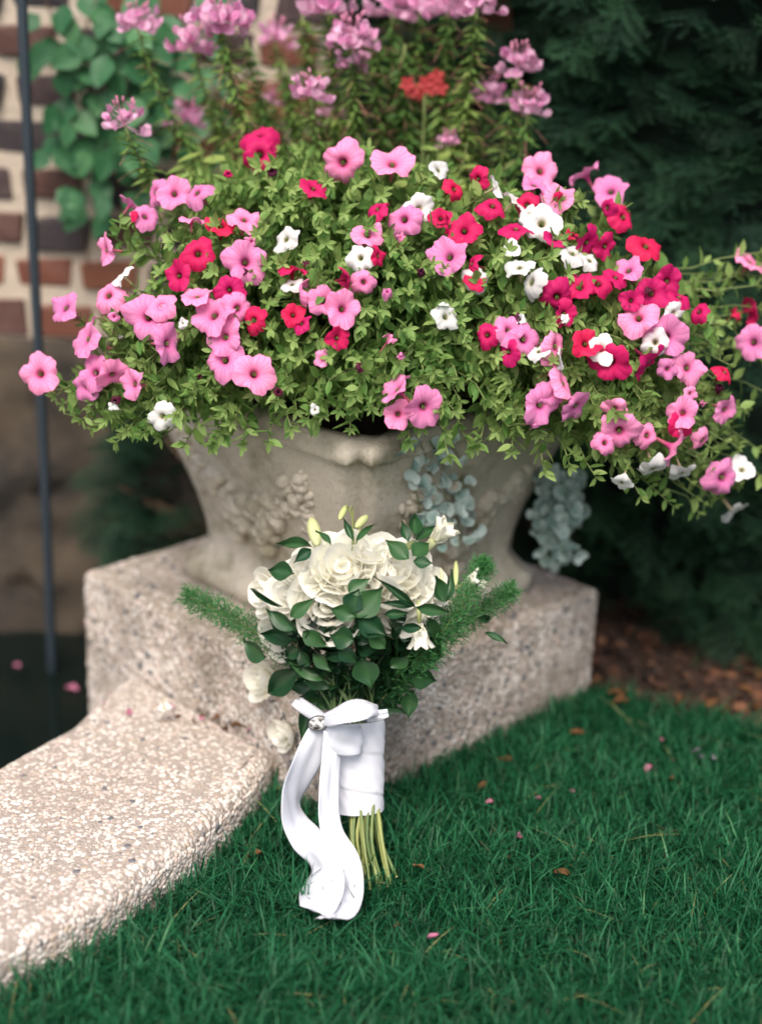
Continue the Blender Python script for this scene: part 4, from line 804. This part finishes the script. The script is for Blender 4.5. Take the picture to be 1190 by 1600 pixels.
# foxtail fern fronds
def frond(pts, w0, w1, nseg=170, sc=.0125):
    P = catmull(pts, 10); mb = MB(); st = MB(); st.tube(P, np.linspace(.0016, .0007, len(P)), 5, .6)
    ND = leaf_base(.06, 1, 3, .1, .01)
    for i in range(nseg):
        x = (i + rng.random()) / nseg * (len(P) - 1.01); j = int(x); s = x / len(P); p = P[j] + (P[j + 1] - P[j]) * (x - j); t_ = unit(P[j + 1] - P[j]); a = i * 2.4; fr = frameZ(t_); sdv = fr[:, 0] * math.cos(a) + fr[:, 1] * math.sin(a); wd = 1.7 * (w0 + (w1 - w0) * s) * (1 - max(0, s - .8) * 2.5)
        e = p + (sdv * .8 + t_ * .7) * wd * rng.uniform(.6, 1); mb.tube([p, e], .0003, 3, .5, False)
        for q in range(7): y = p + (e - p) * (.25 + .75 * q / 6); mb.inst(ND, y, frame(unit(sdv * .4 + t_ * .5 + rng.normal(size=3) * .7), V3(0, -1, .5)), sc * rng.uniform(.6, 1), rng.uniform(0, 1))
    o_ = part('fern_frond', mb, M['fern'], bq, True, 'stuff'); WLOC[o_] = BB; part('frond_stem', st, M['cut_stem'], o_)
frond([bq_at(600, 1080, .9), bq_at(670, 1010, 1.0), bq_at(715, 955, 1.0), bq_at(742, 905, .98), bq_at(757, 880, .98)], .024, .011, 330)
frond([bq_at(610, 1090, .9, .03), bq_at(690, 1000, 1.0, .03), bq_at(750, 955, 1.0, .04), bq_at(800, 922, 1.0, .05)], .022, .014, 260)
frond([bq_at(520, 1080, .9, .03), bq_at(430, 1010, 1.0, .03), bq_at(360, 965, 1.0, .05), bq_at(292, 930, 1.0, .06)], .022, .016, 330)
frond([bq_at(590, 1100, .9), bq_at(625, 1060, .95), bq_at(655, 1030, .98), bq_at(672, 1010, .98)], .026, .016, 200)
# handle: binding, stems, bow, tails
AX0 = atY(562, 1264, 1.815); AX1 = atY(556, 1122, 1.855); ax = unit(AX1 - AX0)
bot = [(608,1384),(614,1364),(599,1386),(588,1389),(577,1383),(566,1372),(556,1366),(584,1372),(596,1378),(548,1352),(571,1388),(540,1335),(603,1370),(560,1384),(534,1320),(592,1384),(604,1352),(611,1374),(582,1386),(551,1374),(572,1376),(596,1366)]
for k, (u, v) in enumerate(bot):
    g_ = atZ(u + rng.normal() * 4, v + rng.normal() * 5, .004 + .02 * rng.random()); a = k * 2.4; q0 = AX0 + V3(0, .016 * math.sin(a), 0) + ax * .03; q0[0] = AX0[0] + np.interp(u, [534, 614], [-.025, .024]) + .004 * rng.normal()
    mid = (q0 + g_) / 2 + V3(rng.normal() * .006, -.004 - .008 * rng.random(), 0); P = catmull([q0, mid, g_], 6); mb = MB(); r_ = rng.uniform(.0018, .0031); rr = np.full(len(P), r_); rr[rng.integers(4, 9)] *= 1.25
    mb.tube(P, rr, 8, rng.uniform(.1, .8)); s_ = part('stem', mb, M['cut_stem'], bq)
    e = MB(); dd = unit(P[-1] - P[-2]); fr = frameZ(dd); e.tube([P[-1], P[-1] + dd * .0012], r_ * .96, 8); WLOC[s_] = BB; part('cut_end', e, M['cut_end'], s_)
mb = MB(); n = 40
for k in range(26):                                               # stems through the collar
    a = k * 2.4; q0 = AX1 + V3(.03 * math.cos(a), .02 * math.sin(a), -.01); p = bq_at(rng.uniform(430, 690), rng.uniform(930, 1010), rng.uniform(.3, .7)); mb.tube(bez(q0, q0 + ax * .05, p - V3(0, 0, .05), p, 7), .0022, 5, rng.uniform(-.2, .1), False)
part('collar_stems', mb, M['cut_stem'], bq, True, 'stuff')
mb = MB(); rows = []; xdir = unit(np.cross(ax, V3(0, 1, 0))); xdir = -xdir if xdir[0] < 0 else xdir; ydir = np.cross(ax, xdir)
Lw = np.linalg.norm(AX1 - AX0)
for s in np.linspace(-.02, .985, 60):
    row = []
    for a in np.linspace(0, 2 * math.pi, n, endpoint=False):
        spi = (s * 2.3 + .25 + .10 * math.sin(a + 1) + a / (2 * math.pi) * .3) % 1.0; st_ = .0020 * (1 - spi) + .0006 * math.sin(9 * a + 30 * s)
        rx = .033 + .007 * s + st_; ry = .029 + .006 * s + st_; row.append(AX0 + ax * Lw * s + xdir * rx * math.cos(a) + ydir * ry * math.sin(a))
    rows.append(row)
mb.grid(rows, .5, True); part('ribbon_binding', mb, M['wrap'], bq)
def ribbon(name, pts, mat=None, n=9, cols=15, cup=.0):
    """pts: (u, v, Y, half-width vector du, dv in photo pixels, dY): a ribbon strip through the air"""
    C = []; Wd = []
    for u, v, Y, du, dv, dY in pts:
        Y = min(Y, atZ(u, v, .046)[1]); c = atY(u, v, Y); C.append(c); Wd.append(atY(u + du, v + dv, Y + dY) - c)
    C = catmull(C, n); Wd = catmull(Wd, n); T = np.gradient(C, axis=0); rows = []
    for c, w_, t_ in zip(C, Wd, T):
        nn = unit(np.cross(w_, t_)); nn = nn if nn[1] < 0 else -nn
        i_ = len(rows); rows.append([c + w_ * k + nn * (cup * (1 - k * k) + .0014 * math.sin(2.6 * k + .21 * i_) + .0008 * math.sin(6.5 * k - .17 * i_)) for k in np.linspace(-1, 1, cols)])
    mb = MB(); mb.grid(rows); o_ = part(name, mb, mat or M['satin'], bq); s = o_.modifiers.new('thickness', 'SOLIDIFY'); s.thickness = .0003; s.offset = 0; return o_
ribbon('ribbon_tail', [(504,1132,1.812,12,9,0),(497,1152,1.803,17,10,.004),(482,1184,1.790,20,9,.012),(463,1222,1.772,17,6,.026),(456,1250,1.760,14,3,.032),(461,1282,1.748,19,-7,.022),(480,1312,1.736,22,-13,.008),(499,1338,1.722,17,-12,-.010),(508,1360,1.706,24,-7,-.022),(503,1386,1.690,35,-3,-.024),(497,1412,1.672,30,5,-.016),(492,1424,1.664,24,9,-.010)], cup=.0006)
ribbon('ribbon_tail', [(521,1142,1.796,15,0,.004),(518,1184,1.784,15,0,.004),(514,1230,1.768,16,0,.006),(513,1268,1.754,16,0,.008),(520,1304,1.738,17,-6,.008),(534,1337,1.720,22,-9,.004),(545,1364,1.702,22,-4,-.006),(548,1390,1.686,20,3,-.012),(541,1414,1.670,19,10,-.014),(526,1430,1.658,18,6,-.012),(505,1434,1.650,14,-4,-.010)], cup=.0006)
ribbon('bow_loop', [(505,1124,1.806,3,-9,.008),(516,1120,1.792,3,-14,.016),(534,1115,1.778,2,-17,.022),(556,1111,1.774,1,-17,.022),(576,1108,1.782,-1,-13,.018),(587,1109,1.798,-1,-10,.012),(590,1111,1.818,-1,-9,.004),(580,1112,1.835,0,-9,-.004),(550,1112,1.842,0,-9,-.004)], cup=.003)
ribbon('bow_band', [(508,1152,1.797,2,24,-.003),(522,1156,1.788,1,25,-.003),(542,1157,1.786,0,25,-.003),(558,1156,1.791,0,24,-.002),(565,1155,1.798,1,22,0)], cup=.001)
ribbon('bow_end', [(572,1122,1.800,2,7,-.003),(590,1118,1.792,2,8,-.003),(606,1114,1.792,1,6,-.003)])
ribbon('bow_loop', [(504,1124,1.815,4,-8,.004),(484,1110,1.83,8,-8,.006),(466,1098,1.84,9,-6,.008),(459,1092,1.86,5,-3,.004)], cup=.006)
ch = atY(497, 1130, 1.796); fr = frame(V3(1, 0, .25), V3(0, -1, .35)); mb = MB()
mb.grid([[ch + fr @ V3(.0135 * s * math.cos(a), .0095 * s * math.sin(a), .0022 * (1 - s * s) + .001) for a in np.linspace(0, 6.2832, 24, endpoint=False)] for s in (.02, .5, .8, 1)], .5, True); o_ = part('charm', mb, M['charm'], bq)
mb = MB(); mb.tube([ch + fr @ V3(.0138 * math.cos(a), .0098 * math.sin(a), .0005) for a in np.linspace(0, 6.2832, 33)], .0011, 6); WLOC[o_] = BB; part('charm_rim', mb, M['charm_rim'], o_)

# ------------------------------------------------------------------ fallen petals and leaves
FP = [leaf_base(.34, 6, 5, .35, .22, .62, .8, .09), leaf_base(.30, 4, 3, .12, .2, .5)]; DL = leaf_base(.20, 7, 5, .55, .22, .4, 1, .10)
def litter(name, base, mat, pts, z, size, label, cat, group):
    me = to_mesh(base, name, mat)
    for u, v in pts:
        p = atZ(u, v, z); a = rng.uniform(0, 6.3); o_ = mkobj(name, me, None, p, frame(V3(math.cos(a), math.sin(a), .3 * rng.normal()), V3(rng.normal() * .6, -.3 + .5 * rng.normal(), 1)), size * rng.uniform(.65, 1.3)); tag(o_, label, cat, group)
litter('fallen_petal', FP[0], M['fallen_pink'], [(165,1099),(270,1108),(196,1116),(318,1126),(395,1140)], COP_Z + .006, .014, 'pink petal lying on the pale pond coping', 'petal', 'pink petals on the coping')
PP = lambda pts, lab, grp=None: litter('fallen_petal', FP[0], M['fallen_pink'], pts, .026, .014, lab, 'petal', grp)
PP([(618,1284)], 'pink petal in the grass right beside the bound bouquet stems')
PP([(770,1252),(844,1249),(895,1232)], 'pink petal in the grass a hand away from the plinth foot', 'pink petals near the plinth foot')
PP([(1031,1158),(1016,1196)], 'pink petal in the lawn next to the pale lilac petals', 'pink petals near the lilac petals')
PP([(812,1305)], 'faded pink petal in the lawn above a curled dead leaf')
litter('fallen_petal', FP[1], M['fallen_pink'], [(668,1468)], .036, .022, 'curled pink petal lying in open lawn below the bouquet stems', 'petal', None)
litter('fallen_petal', FP[0], M['fallen_lilac'], [(1092,1172),(1112,1188),(1096,1184)], .030, .019, 'pale lilac petal on the lawn near the bark bed', 'petal', 'lilac petals on the lawn')
litter('fallen_petal', FP[0], M['fallen_pink'], [(22,1040),(104,1076)], WATER_Z + .004, .018, 'pink petal floating on the dark pond', 'petal', 'petals on the pond')
DD = lambda pts, lab, grp=None, z=.028, sz=.022: litter('dead_leaf', DL, M['dead_leaf'], pts, z, sz, lab, 'leaf', grp)
DD([(300,1128),(285,1118),(330,1108),(310,1112),(345,1120),(375,1118),(362,1136),(385,1128),(350,1142),(395,1142),(322,1120),(368,1110),(408,1150)], 'brown dead leaf in the litter on the coping against the plinth', 'dead leaves on the coping', COP_Z + .005, .022)
DD([(852,1196),(800,1190),(892,1145),(760,1222)], 'brown dead leaf in the grass along the plinth foot', 'dead leaves along the plinth foot')
DD([(1044,1219),(1060,1228)], 'brown dead leaf on the lawn just below the lilac petals', 'dead leaves below the lilac petals')
DD([(410,1335)], 'dead leaf in the grass between the coping and the ribbon tails')
DD([(646,1355)], 'dead leaf in the grass beside the cut stem ends')
DD([(865,1364)], 'curled orange-brown leaf alone in the open lawn'); DD([(797,1342)], 'small dead leaf in the open lawn below the faded petal')
litter('dead_leaf', DL, M['dead_leaf'], [(625,1447)], .036, .024, 'tan dead leaf in open lawn beside the curled pink petal', 'leaf', None)
litter('dead_leaf', DL, M['dead_leaf'], [(940,1062),(950,1085),(975,1095),(1120,1085),(1150,1075),(1100,1105),(1170,1100),(1140,1115),(1180,1060),(1060,1100)], .03, .034, 'brown dead leaf on the bark bed under the hedge', 'leaf', 'dead leaves on the bark bed')
p = atZ(257, 1122, COP_Z + .012); o_ = mkobj('fallen_flower', PET_ME['white'][3], None, p + V3(0, 0, .012), frameZ(V3(.1, -.2, -1)), .017); tag(o_, 'fallen white petunia standing trumpet-up on the coping', 'flower')
print('leaves', LEAVES_TOTAL, 'objects', len(bpy.data.objects))
